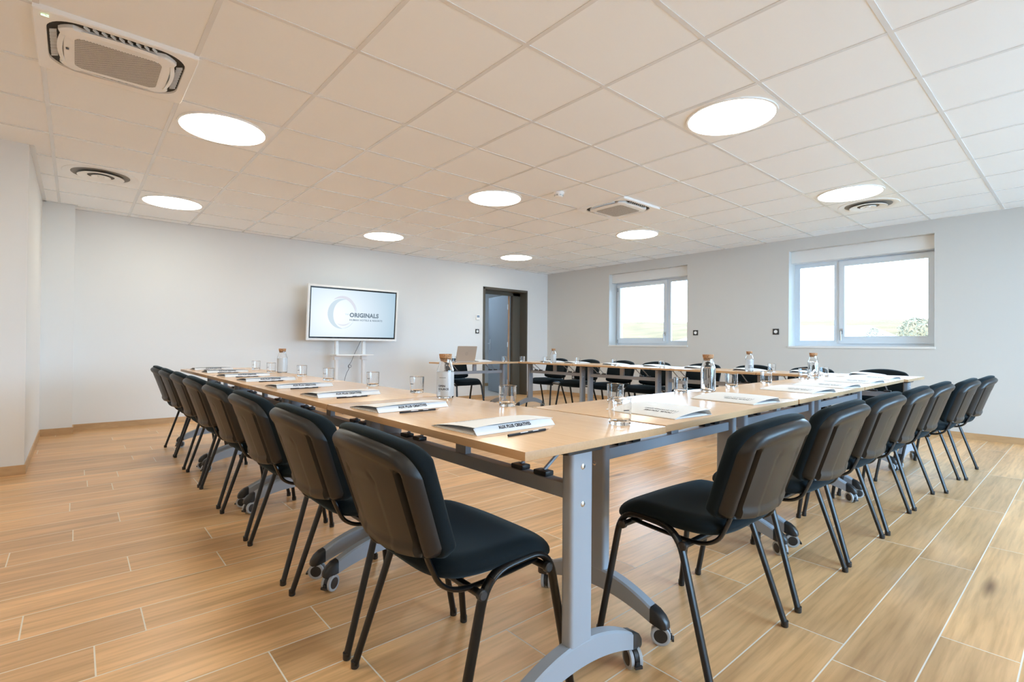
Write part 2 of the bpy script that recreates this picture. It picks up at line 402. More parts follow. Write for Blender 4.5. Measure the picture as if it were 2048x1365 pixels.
BW = (1.6, 7.1, .3, 2.35)
wall_with_holes('wall_front', 'Y', YB, -.34, XL - .2, XW, [BW], M['wall'])
struct(boxobj('wall_left', (XL - .2, XL, YB, 5.2, 0, CZ), M['wall']))
bm = B(); bx(bm, XL - .2, -.28, 5.2, 7.6, 0, CZ); bx(bm, -.28, -.02, 7.17, 7.6, 0, CZ)
struct(mesh_obj('wall_corner', bm, M['wall'], smooth=False))
# skirting tiles
H = .070
def skirt(name, dims_list):
    bm = B()
    for d in dims_list: bx(bm, *d, 0, H)
    o = mesh_obj(name, bm, M['skirt'], smooth=False); struct(o)
skirt('baseboard_back', [(-.02, 5.70, YS - .009, YS), (6.787, XW, YS - .009, YS)])
skirt('baseboard_right', [(XW - .009, XW, YB, YS - .009)])
skirt('baseboard_left', [(XL, -.28, 5.191, 5.2), (-.28, -.271, 5.191, 7.161), (-.28, -.02, 7.161, 7.17), (-.02, -.011, 7.161, 7.383)])

# ---------------------------------------------------------------- windows
def window(n, hole, layout, handle_y):
    y0, y1, z0, z1 = hole; root = struct(empty('window_%d' % n, (XW, (y0 + y1) / 2, z0)))
    ox, oy, oz = root.location
    XF = XW + .22
    def part(name, bm, m, par=root, **k):
        for v in bm.verts: v.co -= Vector((ox, oy, oz))
        return mesh_obj(name, bm, m, par, **k)
    bm = B()
    fz1 = 2.15
    for d in ((y0, y0 + .045, z0, fz1), (y1 - .045, y1, z0, fz1), (y0 + .045, y1 - .045, z0, z0 + .06), (y0 + .045, y1 - .045, fz1 - .05, fz1)):
        bx(bm, XF, XF + .07, d[0], d[1], d[2], d[3])
    bx(bm, XF, XF + .07, layout['mull'][0], layout['mull'][1], z0 + .06, fz1 - .05)
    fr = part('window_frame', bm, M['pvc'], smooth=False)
    s = layout['sash']; bm = B(); t = .062; xs = XF - .022
    bz0, bz1 = z0 + .04, fz1 - .03
    for d in ((s[0], s[0] + t, bz0, bz1), (s[1] - t, s[1], bz0, bz1), (s[0] + t, s[1] - t, bz0, bz0 + t + .03), (s[0] + t, s[1] - t, bz1 - t, bz1)):
        bx(bm, xs, XF + .05, *d)
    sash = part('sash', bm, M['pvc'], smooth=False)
    bm = B(); bx(bm, XF + .018, XF + .030, s[0] + t - .01, s[1] - t + .01, bz0 + t + .02, bz1 - t + .01)
    part('pane', bm, M['pane'], smooth=False)
    f = layout['fixed']; bm = B(); bx(bm, XF + .018, XF + .030, f[0], f[1], z0 + .055, fz1 - .045); part('pane', bm, M['pane'], smooth=False)
    bm = B()
    for d in ((f[0], f[0] + .022, z0 + .06, fz1 - .05), (f[1] - .022, f[1], z0 + .06, fz1 - .05), (f[0] + .022, f[1] - .022, z0 + .06, z0 + .082), (f[0] + .022, f[1] - .022, fz1 - .072, fz1 - .05)): bx(bm, XF - .004, XF + .016, *d)
    part('glazing_bead', bm, M['pvc'], smooth=False)
    bm = B(); bx(bm, XW + .085, XF + .07, y0 + .001, y1 - .001, fz1, z1 - .001); part('shutter_box', bm, M['white'], smooth=False)
    bm = B(); bx(bm, XW + .075, XF + .07, y0 + .001, y1 - .001, fz1 - .012, fz1 + .006); part('shutter_box_lip', bm, M['white'], smooth=False)
    bm = B(); bx(bm, XW - .012, XF, y0 - .01, y1 + .01, z0 - .02, z0 + .004); part('sill', bm, M['white'], smooth=False)
    hz = 1.20; bm = B(); bx(bm, xs - .012, xs, handle_y - .014, handle_y + .014, hz - .035, hz + .035)
    tube(bm, fillet([(xs - .01, handle_y, hz + .01), (xs - .045, handle_y, hz + .01), (xs - .045, handle_y, hz - .12)], .012), .009, .007, 10)
    part('window_handle', bm, M['steel'])
    if n == 1:
        for hz in (1.07, 2.02):
            bm = B(); lathe(bm, [(0, -.035), (.009, -.035), (.009, .035), (0, .035)], 12, (xs - .004, y1 - .048, hz)); part('hinge', bm, M['alu'])
window(1, W1, dict(mull=(4.69, 4.76), sash=(4.73, 5.765), fixed=(4.288, 4.69)), 4.765)
window(2, W2, dict(mull=(2.155, 2.225), sash=(1.21, 2.185), fixed=(2.225, 2.683)), 2.155)
# wide glazing behind the camera, the source of the daylight on the right
root = struct(empty('window_3', (4.35, YB, .3)))
bm = B(); gw, gh = 2.75, 2.05
for d in ((-gw, -gw + .06, 0, gh), (gw - .06, gw, 0, gh), (-gw + .06, gw - .06, 0, .06), (-gw + .06, gw - .06, gh - .06, gh), (-.95, -.89, .06, gh - .06), (.89, .95, .06, gh - .06)): bx(bm, d[0], d[1], -.29, -.22, d[2], d[3])
mesh_obj('window_frame', bm, M['pvc'], root, smooth=False)
bm = B(); bx(bm, -gw + .06, gw - .06, -.26, -.25, .06, gh - .06); mesh_obj('pane', bm, M['pane'], root, smooth=False)

# ---------------------------------------------------------------- door and corridor
root = struct(empty('door_1', (6.24, YS, 0)))
bm = B(); hw = .543
for d in ((-hw - .012, -hw + .035), (hw - .012, hw + .012)): bx(bm, d[0], d[1], -.012, .262, 0, 2.06)
bx(bm, -hw - .012, hw + .012, -.012, .262, 2.03, 2.072)
for d in ((-hw + .035, -hw + .065), (hw - .20, hw - .012)): bx(bm, d[0], d[1], .19, .262, 0, 2.03)
bx(bm, -hw + .035, hw - .012, .19, .262, 1.97, 2.03)
mesh_obj('door_frame', bm, M['taupe'], root, smooth=False)
leaf = struct(empty('door_2', (6.56, YS + .262, 0), 0)); leaf.rotation_euler = (0, 0, math.radians(76))
bm = B(); bx(bm, 0, .93, 0, .040, .012, 2.0); mesh_obj('door_leaf', bm, M['leaf'], leaf, smooth=False)
bm = B(); bx(bm, -.002, 0, .002, .038, .012, 2.0); mesh_obj('leaf_edge', bm, M['door_wood'], leaf, smooth=False)
bm = B()
for z in (.25, 1.0, 1.75): lathe(bm, [(0, -.05), (.011, -.05), (.011, .05), (0, .05)], 12, (-.006, .046, z))
mesh_obj('hinge', bm, M['steel'], leaf)
bm = B(); bx(bm, .820, .860, .040, .047, .885, 1.115)
tube(bm, fillet([(.84, .044, 1.02), (.84, .095, 1.02), (.70, .095, 1.02)], .015), .011, .011, 10); mesh_obj('door_handle', bm, M['steel'], leaf)
CY0, CY1, CX0, CX1 = YS + .25, 9.6, 4.2, 9.0
bm = B(); bx(bm, CX0, CX1, CY1, CY1 + .1, 0, CZ); bx(bm, CX0 - .1, CX0, CY0, CY1 + .1, 0, CZ); bx(bm, CX1, CX1 + .1, CY0, CY1 + .1, 0, CZ); bx(bm, XW + .3, CX1, CY0 - .1, CY0, 0, CZ)
struct(mesh_obj('wall_corridor', bm, M['wall'], smooth=False))
struct(boxobj('floor_corridor', (CX0, CX1, CY0, CY1, -.12, -.001), mat('corridor_floor', (.52, .47, .42), .4)))
struct(boxobj('ceiling_corridor', (CX0 - .1, CX1 + .1, CY0, CY1 + .1, CZ, CZ + .1), M['ceil']))
bm = B(); lathe(bm, [(0, 0), (.2, 0), (.2, -.05), (0, -.05)], 32, (5.9, 8.7, CZ)); tag(mesh_obj('added_corridor_lamp', bm, emis('added_corridor_light', (.62, .8, 1.0), 20.0)), 'unseen round lamp added in the corridor to light the open door', 'ceiling lamp')  # unseen lamp, added to brighten the open door leaf
struct(boxobj('baseboard_corridor', (CX0, CX1, CY1 - .01, CY1, 0, .07), M['skirt']))

# ================================================================== CEILING EQUIPMENT
def lamp_things():
    names = {(0, 1): 'round ceiling lamp beside the big air conditioner on the left', (0, 2): 'round ceiling lamp nearest the left pillar, beside the round air vent',
             (1, 0): 'large round ceiling lamp nearest the viewer at upper right', (1, 1): 'round ceiling lamp in the middle of the ceiling, left of the smoke detector',
             (1, 2): 'round ceiling lamp above the display on its stand', (2, 2): 'round ceiling lamp nearest the doorway corner',
             (2, 1): 'round ceiling lamp just behind the small air conditioner', (2, 0): 'round ceiling lamp touching the round vent on the right',
             (0, 0): 'round ceiling lamp above the near corner of the tables, outside the picture',
             (-1, 0): 'unseen round ceiling lamp added beside the viewer on the left', (-1, 1): 'unseen round ceiling lamp added left of the big air conditioner',  # lamps from here on are added out of view to brighten the floor
             (0, -1): 'unseen round ceiling lamp added behind the viewer', (-1, -1): 'unseen round ceiling lamp added behind the viewer, farthest left'}
    proto = None
    for (i, j), lab in names.items():
        loc = (.751 + 2.4 * i, 1.517 + 2.4 * j, CZ)
        if proto is None:
            proto = empty('ceiling_lamp', loc)
            bm = B(); prism(bm, rrect(.576, .576, .004, 2), -.004, 0); mesh_obj('lamp_panel', bm, M['white_pl'], proto, smooth=False)
            bm = B(); lathe(bm, [(.258, -.004), (.270, -.004), (.270, -.012), (.258, -.012), (.258, -.004)], 64); mesh_obj('rim', bm, M['white_pl'], proto)
            bm = B(); lathe(bm, [(0, -.0045), (.2575, -.0045), (.2575, -.010), (0, -.0105)], 64); mesh_obj('diffuser', bm, M['lamp'], proto)
            o = proto
        else: o = dup(proto, loc)
        tag(o, lab, 'ceiling lamp', 'round ceiling lamps')
lamp_things()

def air_con(loc, lab, display):
    root = empty('air_conditioner', loc)
    # square cover with a rounded well
    bm = B(); outer = rrect(.63, .63, .012, 5); inner = rrect(.545, .545, .13, 12)
    def ring(poly, z): return [bm.verts.new((x, y, z)) for x, y in poly]
    N = 52; 
    def resample(poly, n):
        # angular resample about the centre
        out = []
        for k in range(n):
            a = 2 * PI * k / n; d = Vector((math.cos(a), math.sin(a))); best = None
            for i in range(len(poly)):
                p, q = Vector(poly[i]), Vector(poly[(i + 1) % len(poly)]); e = q - p; den = d.x * e.y - d.y * e.x
                if abs(den) < 1e-9: continue
                t = (p.x * e.y - p.y * e.x) / den; s = (p.x * d.y - p.y * d.x) / den
                if t > 0 and -1e-6 <= s <= 1 + 1e-6 and (best is None or t > best): best = t
            out.append((d.x * best, d.y * best))
        return out
    N = 96; ou, inn = resample(outer, N), resample(inner, N)
    rs = [ring(ou, 0), ring(ou, -.020), ring([(x * .985, y * .985) for x, y in ou], -.024), ring(inn, -.016), ring([(x * .99, y * .99) for x, y in inn], .0)]
    for a, b in zip(rs, rs[1:]):
        for k in range(N): bm.faces.new((a[k], a[(k + 1) % N], b[(k + 1) % N], b[k]))
    mesh_obj('cover_frame', bm, M['white_pl'], root, angle=30)
    bm = B(); prism(bm, inn, -.006, -.001); mesh_obj('air_outlet_well', bm, M['dark'], root, smooth=False)
    # centre panel, bulging, corners big
    cp = resample(rrect(.505, .505, .15, 12), N)
    # scooped middle of every side, where the louvers sit
    cp2 = []
    for x, y in cp:
        m_ = max(abs(x), abs(y)); o_ = min(abs(x), abs(y)); sc = 1 - .14 * max(0, min(1, (.180 - o_) / .05))
        cp2.append((x * sc if abs(x) > abs(y) else x, y * sc if abs(y) >= abs(x) else y))
    bm = B(); rs = [ring([(x, y) for x, y in cp2], -.006), ring(cp2, -.022), ring([(x * .975, y * .975) for x, y in cp2], -.029), ring([(x * .8, y * .8) for x, y in cp2], -.0315), ring([(x * .72, y * .72) for x, y in cp], -.033)]
    for a, b in zip(rs, rs[1:]):
        for k in range(N): bm.faces.new((a[k], a[(k + 1) % N], b[(k + 1) % N], b[k]))
    bm.faces.new(rs[-1]); mesh_obj('centre_panel', bm, M['white_pl'], root, angle=30)
    bm = B(); prism(bm, rrect(.345, .335, .04, 5), -.0345, -.0325); mesh_obj('intake_grille', bm, M['perf'], root, smooth=False)
    for q in range(4):
        lv = B(); R = Matrix.Rotation(q * PI / 2, 4, 'Z')
        # louver: a slightly curved slim blade hanging at the slot
        for i in range(12):
            x0, x1 = -.15 + .3 * i / 12, -.15 + .3 * (i + 1) / 12
            def yy(x): return -.238 + .014 * (x / .15) ** 2
            a = [lv.verts.new(p) for p in ((x0, yy(x0), -.024), (x1, yy(x1), -.024), (x1, yy(x1) + .018, -.033), (x0, yy(x0) + .018, -.033))]
            lv.faces.new(a); b_ = [lv.verts.new(v.co + Vector((0, .002, .003))) for v in a]; lv.faces.new(list(reversed(b_)))
            lv.faces.new((a[0], a[1], b_[1], b_[0])); lv.faces.new((a[2], a[3], b_[3], b_[2]))
        for v in lv.verts: v.co = R @ v.co
        louver = mesh_obj('louver', lv, M['white_pl'], root)
        vn = B()
        for i in range(9):
            x = -.13 + .26 * i / 8; vs = bx(vn, x - .0012, x + .0012, -.262, -.236, -.021, -.007)
            for v in vs: v.co.x += (v.co.y + .25) * .8
        for v in vn.verts: v.co = R @ v.co
        mesh_obj('air_vanes', vn, M['white_pl'], louver, smooth=False)
    if display:
        for k_, (x0, x1, y0, y1) in enumerate(((-.285, -.258, -.268, -.2655), (-.285, -.270, -.275, -.2725), (-.266, -.258, -.282, -.2795))):
            bm = B(); bx(bm, x0, x1, y0, y1, -.0252, -.0236); mesh_obj('status_light', bm, M['led'], root, smooth=False)
        bm = B(); bx(bm, -.205, -.193, -.03, -.012, -.0336, -.0322); mesh_obj('emblem', bm, M['inkg'], root, smooth=False)
    return tag(root, lab, 'air conditioner', 'ceiling cassette air conditioners')
air_con((.151, 3.317, CZ), 'large square ceiling air conditioner with dotted grille at upper left', True)
air_con((4.351, 3.317, CZ), 'smaller-looking ceiling air conditioner beyond the smoke detector', False)

def vent(loc, lab):
    root = empty('air_vent', loc)
    bm = B(); prism(bm, rrect(.576, .576, .004, 2), -.003, 0); mesh_obj('vent_plate', bm, M['white_pl'], root, smooth=False)
    bm = B(); lathe(bm, [(.264, -.003), (.260, -.007), (.215, -.008), (.207, -.003)], 64); mesh_obj('outer_ring', bm, M['white_pl'], root)
    bm = B(); lathe(bm, [(0, -.0032), (.205, -.0032), (.205, -.0042), (0, -.0042)], 48); mesh_obj('gap_shade', bm, M['gap'], root)  # flat grey disc painted as the shade inside the vent
    bm = B(); lathe(bm, [(.158, -.020), (.164, -.024), (.160, -.027), (.10, -.017), (.094, -.012), (.10, -.010), (.158, -.020)], 64); mesh_obj('middle_cone', bm, M['white_pl'], root)
    bm = B(); lathe(bm, [(.066, -.018), (.070, -.022), (.066, -.026), (.025, -.016), (.020, -.024), (0, -.026), (0, -.010), (.066, -.018)], 48); mesh_obj('inner_cone', bm, M['white_pl'], root)
    tag(root, lab, 'air vent', 'round ceiling air vents')
vent((.151, 5.717, CZ), 'round white ceiling air vent at the left, near the pillar')
vent((6.151, 1.517, CZ), 'round white ceiling air vent at the right, against a lamp')
root = tag(empty('smoke_detector', (3.49, 3.36, CZ)), 'small white smoke detector on the ceiling beside the small air conditioner', 'smoke detector')
bm = B(); lathe(bm, [(0, 0), (.052, 0), (.052, -.014), (.048, -.018), (0, -.018)], 32); mesh_obj('base', bm, M['white_pl'], root)
bm = B(); lathe(bm, [(.046, -.018), (.046, -.026), (.036, -.046), (.02, -.052), (0, -.052)], 32); mesh_obj('sensor_head', bm, M['white_pl'], root)
bm = B()
for k in range(8):
    for z, r in ((-.030, .0445), (-.037, .0410)):
        a0 = 2 * PI * k / 8 + .12; pts = [(r * math.cos(a0 + t * .1), r * math.sin(a0 + t * .1), z) for t in range(6)]; tube(bm, pts, .0016, seg=5)
mesh_obj('vent_slots', bm, M['dark'], root)

# ================================================================== WALL FITTINGS
def socket(loc, rz, lab, n=1, cat='socket', name='wall_socket', group=None):
    root = empty(name, loc, rz)      # local -y faces the room
    bm = B(); wd = .08 + .071 * (n - 1); bx(bm, -wd / 2, wd / 2, -.010, 0, -.04, .04); mesh_obj('cover_plate', bm, M['blackp'], root, bevel=.002)
    for k in range(n):
        cx = (k - (n - 1) / 2) * .071; bm = B()
        lathe(bm, [(0, -.0112), (.0185, -.0112), (.0205, -.0128), (.0225, -.0128), (.024, -.0098)], 28, (cx, 0, 0), 'Y'); mesh_obj('insert', bm, M['white_pl'] if name != 'power_socket' else M['tyre'], root)
        if n == 1 and name == 'wall_socket':
            bm = B()
            for q in (-.008, .008): lathe(bm, [(0, -.0118), (.0026, -.0118), (.0026, -.0105)], 10, (cx + q, 0, 0), 'Y')
            mesh_obj('socket_hole', bm, M['dark'], root)
    return tag(root, lab, cat, group)
socket((5.553, YS, 1.238), 0, 'black square socket beside the door, under the thermostat')
socket((XW, 4.094, 1.205), -PI / 2, 'black square control on the wall just right of the smaller window', 1, 'switch', 'wall_switch')
socket((XW, 2.893, 1.203), -PI / 2, 'black square control on the wall just left of the wider window', 1, 'switch', 'wall_switch')
socket((XW, 6.62, .37), -PI / 2, 'low double black socket on the window wall behind the chairs', 2, 'socket', 'power_socket')
root = tag(empty('thermostat', (5.56, YS, 1.494)), 'small white thermostat with a blue-grey display beside the door', 'thermostat')
bm = B(); bx(bm, -.04, .04, -.022, 0, -.045, .045); mesh_obj('housing', bm, M['white_pl'], root, bevel=.003)
bm = B(); bx(bm, -.028, .030, -.0235, -.022, -.005, .036); mesh_obj('display', bm, M['lcd'], root, smooth=False)

# ================================================================== DISPLAY ON ITS STAND
TVX, TVY, TVZ = 3.065, 7.07, 1.425
tv = tag(empty('display', (TVX, TVY, TVZ)), 'large white-framed flat display with a hotel logo on its stand', 'display')
tv.rotation_euler = (math.radians(4.5), 0, 0)
tw, th = 1.36, .775
bm = B(); fw = .028
for d in ((-tw / 2, tw / 2, th / 2 - fw, th / 2), (-tw / 2, tw / 2, -th / 2, -th / 2 + fw), (-tw / 2, -tw / 2 + fw, -th / 2 + fw, th / 2 - fw), (tw / 2 - fw, tw / 2, -th / 2 + fw, th / 2 - fw)): bx(bm, d[0], d[1], -.045, -.008, d[2], d[3])
mesh_obj('outer_frame', bm, M['white'], tv, smooth=False)
bm = B(); bx(bm, -tw / 2 + fw, tw / 2 - fw, -.036, .02, -th / 2 + fw, th / 2 - fw); bez = mesh_obj('bezel', bm, M['shine'], tv, smooth=False)
sw, sh = tw / 2 - fw - .018, th / 2 - fw - .022
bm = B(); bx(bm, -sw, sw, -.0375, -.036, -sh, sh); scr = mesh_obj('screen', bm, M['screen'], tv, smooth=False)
yz = -.0380
def on_scr(x, y, dx, dz): return Vector((x + dx - .095, yz, y + dz))
text_obj('lettering', 'ORIGINALS', .084, lambda x, y: on_scr(x, y, .015, -.045), M['scr_mid'], scr, bold=.0045, space=1.07)
text_obj('lettering', 'THE', .030, lambda x, y: on_scr(x, y, -.052, -.020), M['scr_lo'], scr, bold=.001)
text_obj('lettering', 'HUMAN HOTELS & RESORTS', .0365, lambda x, y: on_scr(x, y, .015, -.100), M['scr_mid'], scr, bold=.0010, space=1.12)
def crescent(name, cx, cz, rx, rz, a0, a1, wmax, m, phase=0.0, off=0.0):
    cx -= .10; bm = B(); n = 48; prev = None
    for i in range(n + 1):
        t = i / n; a = math.radians(a0 + (a1 - a0) * t); wd = wmax * math.sin(PI * min(1, max(0, t))) ** .8 + .0012
        o_ = Vector((cx + rx * math.cos(a), yz - off, cz + rz * math.sin(a))); i_ = Vector((cx + (rx - wd) * math.cos(a), yz - off, cz + (rz - wd * .8) * math.sin(a)))
        c_ = (bm.verts.new(o_), bm.verts.new(i_))
        if prev: bm.faces.new((prev[0], c_[0], c_[1], prev[1]))
        prev = c_
    mesh_obj(name, bm, m, scr, smooth=False)
crescent('logo_stroke', -.095, -.005, .205, .215, 75, 275, .080, M['scr_lo'])
crescent('logo_stroke', -.085, .045, .195, .205, -8, 135, .050, M['scr_lo2'], off=.0003)
crescent('logo_stroke', -.075, .010, .185, .225, 265, 330, .008, M['scr_lo'], off=.0002)
crescent('logo_stroke', -.075, .035, .200, .190, -12, 40, .006, M['scr_lo'], off=.0002)
crescent('logo_stroke', -.075, -.02, .145, .155, 235, 320, .018, M['scr_lo2'], off=.0004)
bm = B(); bx(bm, -.002, .010, -.046, -.044, th / 2 - .006, th / 2 + .012); mesh_obj('camera_tab', bm, M['white'], tv, smooth=False)
st = tag(empty('display_stand', (TVX, TVY + .085, 0)), 'white two-legged rolling stand carrying the display', 'stand')
sx_ = (-.218, .192)
for s in sx_:
    bm = B(); prism(bm, rrect(.058, .045, .018, 4, s, 0), .07, 1.5); mesh_obj('upright', bm, M['white'], st)
    bm = B(); bx(bm, s - .035, s + .035, -.30, .22, .04, .07); mesh_obj('foot', bm, M['white'], st, bevel=.006)
    bm = B(); bx(bm, s - .045, s + .045, -.045, .03, .755, .815); mesh_obj('shelf_clamp', bm, M['white'], st, bevel=.004)
    for y in (-.27, .19):
        bm = B(); lathe(bm, [(0, -.02), (.03, -.02), (.035, -.015), (.035, .015), (.03, .02), (0, .02)], 20, (s, y, .036), 'X'); mesh_obj('caster', bm, M['tyre'], st)
bm = B(); bx(bm, -.30, .26, -.20, .03, .818, .836); mesh_obj('shelf', bm, M['white'], st, bevel=.003)
bm = B(); bx(bm, -.24, .22, -.0, .02, 1.2, 1.5); mesh_obj('mount_plate', bm, M['white'], st, smooth=False)
# cable with a loop
pts = [(TVX + .17, TVY + .12, 1.05), (TVX + .145, TVY + .14, .98), (TVX + .09, TVY + .15, .86), (TVX + .06, TVY + .16, .78), (TVX + .035, TVY + .16, .72), (TVX + .0, TVY + .16, .675)]
loop = [(TVX + .012 + .022 * math.cos(a), TVY + .16 + .004 * math.sin(a / 2), .655 + .022 * math.sin(a)) for a in [PI * .8 + 2 * PI * k / 14 for k in range(15)]]
pts2 = [(TVX + .0, TVY + .16, .62), (TVX - .03, TVY + .17, .55), (TVX - .06, TVY + .17, .45), (TVX - .08, TVY + .18, .3), (TVX - .02, TVY + .20, .02), (TVX + .1, TVY + .26, .006)]
bm = B(); tube(bm, spline(pts + loop + pts2, 4), .0035, seg=8)
tag(mesh_obj('power_cable', bm, M['inkg']), 'thin dark cable with a small loop hanging behind the display stand', 'cable')

# ================================================================== TABLES
TT = .735
def make_table():
    root = empty('folding_table')
    bm = B(); bx(bm, -.5985, .5985, -.2985, .2985, TT - .022, TT)
    top = mesh_obj('tabletop', bm, [M['beech'], M['beech_edge_shaded']], root, bevel=.0012)
    for f in top.data.polygons:
        if abs(f.normal.z) < .5: f.material_index = 1
    bm = B(); bx(bm, -.525, .525, -.02, .02, .560, .602); mesh_obj('crossbeam', bm, M['alu'], root, bevel=.003)
    bm = B(); bx(bm, -.03, .03, -.012, .012, .602, TT - .022); mesh_obj('centre_bracket', bm, M['alu'], root, bevel=.002)
    for s in (-1, 1):
        bm = B(); prism(bm, rrect(.040, .090, .012, 5, s * .535, 0), .135, .695); leg = mesh_obj('leg', bm, M['alu'], root)
        for z in (.655, .553):
            bm = B(); lathe(bm, [(0, s * .5575), (.006, s * .5575), (.0085, s * .5555), (.0085, s * .554)], 14, (0, 0, z), 'X'); mesh_obj('screw', bm, M['screw'], leg)
        bm = B(); prism(bm, rrect(.085, .15, .01, 3, s * .525, 0), .695, TT - .022); mesh_obj('top_hinge', bm, M['blackp'], root, bevel=.002)
        # arched foot
        bm = B(); n = 20; prev = None
        for i in range(n + 1):
            t = -1 + 2 * i / n; y = .235 * t; zt = .178 - .062 * t * t; hh = .068 - .018 * t * t; hx = .0215
            sec = [(hx, zt - .006), (hx - .006, zt), (-hx + .006, zt), (-hx, zt - .006), (-hx, zt - hh), (hx, zt - hh)]
            cur = [bm.verts.new((s * .535 + a, y, z)) for a, z in sec]
            if prev:
                for k in range(6): bm.faces.new((prev[k], prev[(k + 1) % 6], cur[(k + 1) % 6], cur[k]))
            else: bm.faces.new(cur)
            prev = cur
        bm.faces.new(prev); foot = mesh_obj('foot', bm, M['alu'], root, angle=35)
        for q in (-1, 1):
            bm = B(); prev = None
            for t, zt, hh, k_ in ((.235, .117, .051, 1.04), (.255, .110, .048, 1.04), (.275, .097, .040, .95), (.288, .082, .024, .75), (.292, .072, .012, .5)):
                hx = .0205 * k_; sec = [(hx, zt - .006), (hx - .006, zt), (-hx + .006, zt), (-hx, zt - .006), (-hx, zt - hh), (hx, zt - hh)]
                cur = [bm.verts.new((s * .535 + a, q * t, z)) for a, z in sec]
                if prev:
                    for k in range(6): bm.faces.new((prev[k], prev[(k + 1) % 6], cur[(k + 1) % 6], cur[k]))
                else: bm.faces.new(cur)
                prev = cur
            bm.faces.new(prev); mesh_obj('end_cap', bm, M['blackp'], foot, angle=50)
            # twin-wheel caster
            cz = .032; cy = q * .255; cx = s * .535
            R = Matrix.Translation((cx, cy, 0)) @ Matrix.Rotation({(-1, -1): .5, (-1, 1): 2.2, (1, -1): -.6, (1, 1): 1.1}[(s, q)], 4, 'Z')
            bm = B(); lathe(bm, [(0, .058), (.007, .058), (.007, .074), (0, .074)], 12); lathe(bm, [(0, -.006), (.030, -.006), (.030, .006), (0, .006)], 24, (0, -.008, cz + .004), 'X')
            bx(bm, -.006, .006, -.044, -.034, .020, .036); bx(bm, -.012, .012, -.050, -.042, .018, .026)
            for v in bm.verts: v.co = R @ v.co
            ca = mesh_obj('caster', bm, M['blackp'], root)
            for e in (-1, 1):
                bm = B(); lathe(bm, [(.022, e * .009), (.0315, e * .009), (.032, e * .013), (.0315, e * .019), (.026, e * .021), (.022, e * .020)], 28, (0, -.008, cz), 'X')
                for f in bm.faces: f.material_index = 0
                lathe(bm, [(.022, e * .0195), (.018, e * .0205), (0, e * .0205)], 28, (0, -.008, cz), 'X', mi=1); lathe(bm, [(0, e * .0095), (.022, e * .0095)], 28, (0, -.008, cz), 'X', mi=1)
                for v in bm.verts: v.co = R @ v.co
                mesh_obj('wheel', bm, [M['tyre'], M['blackp']], ca)
        # folding stays: black clamp on the beam, rod up to the underside
        for dx, ty in ((.115, .15), (.215, .15)):
            x = s * (.515 - dx); bm = B(); tube(bm, [(x, 0.005, .615), (x, ty * .93, TT - .030)], .0055, seg=8); rod = mesh_obj('folding_stay', bm, M['alu'], root)
            bm = B(); bx(bm, x - .026, x + .026, -.015, .020, .602, .617); mesh_obj('clamp', bm, M['blackp'], rod, bevel=.005)
            bm = B(); bx(bm, x - .016, x + .016, ty * .93 - .015, ty * .93 + .022, TT - .033, TT - .022); mesh_obj('rod_bracket', bm, M['blackp'], rod, bevel=.003)
    return root
T0 = make_table()
ORD = ['nearest', 'second', 'third', 'fourth', 'fifth', 'sixth', 'seventh', 'eighth']
used = False; T0OFF = [0.0]
def table(x, y, rz, lab, off=0.0):
    global used
    o = T0 if not used else dup(T0)
    shift = off - (T0OFF[0] if used else 0.0)
    if not used: T0OFF[0] = off
    used = True
    for c in COL.objects:      # the under-frame sits a little off the middle of the top
        if c.parent == o and not c.name.startswith('tabletop'): c.location.y += shift
    o.location = (x, y, 0); o.rotation_euler = (0, 0, rz); tag(o, lab, 'table', 'beech folding tables set in a U')
# left run (long side along y; stays point to +x)
lt = ['beech folding table at the near corner of the U', 'beech folding table in the left row, second from the near corner', 'beech folding table in the left row, second from its far end', 'beech folding table at the far end of the left row']
for i in range(4): table(.79 + .3 - .009 * i - .003, .863 + .604 + 1.208 * i, -PI / 2 + math.radians(.45), lt[i], -.042)
ft = ['beech folding table in the right-hand row, joined to the near corner table', 'beech folding table in the middle of the right-hand row', 'beech folding table of the right-hand row next to the window-side tables']
for i in range(3):
    xc = 1.396 + .604 + 1.212 * i; table(xc, .863 + .0315 * (xc - .79) + .30, math.radians(1.8), ft[i], .018)
wt = ['beech folding table in the window-side row at its right-hand corner', 'beech folding table in the window-side row under the gap between the windows', 'beech folding table in the window-side row facing the smaller window', 'beech folding table at the door end of the window-side row']
for i in range(4): table(5.372, .97 + .607 + 1.212 * i, PI / 2, wt[i], .012)
table(4.465, 6.0, 0, 'beech folding table standing in front of the door and carrying the laptop')

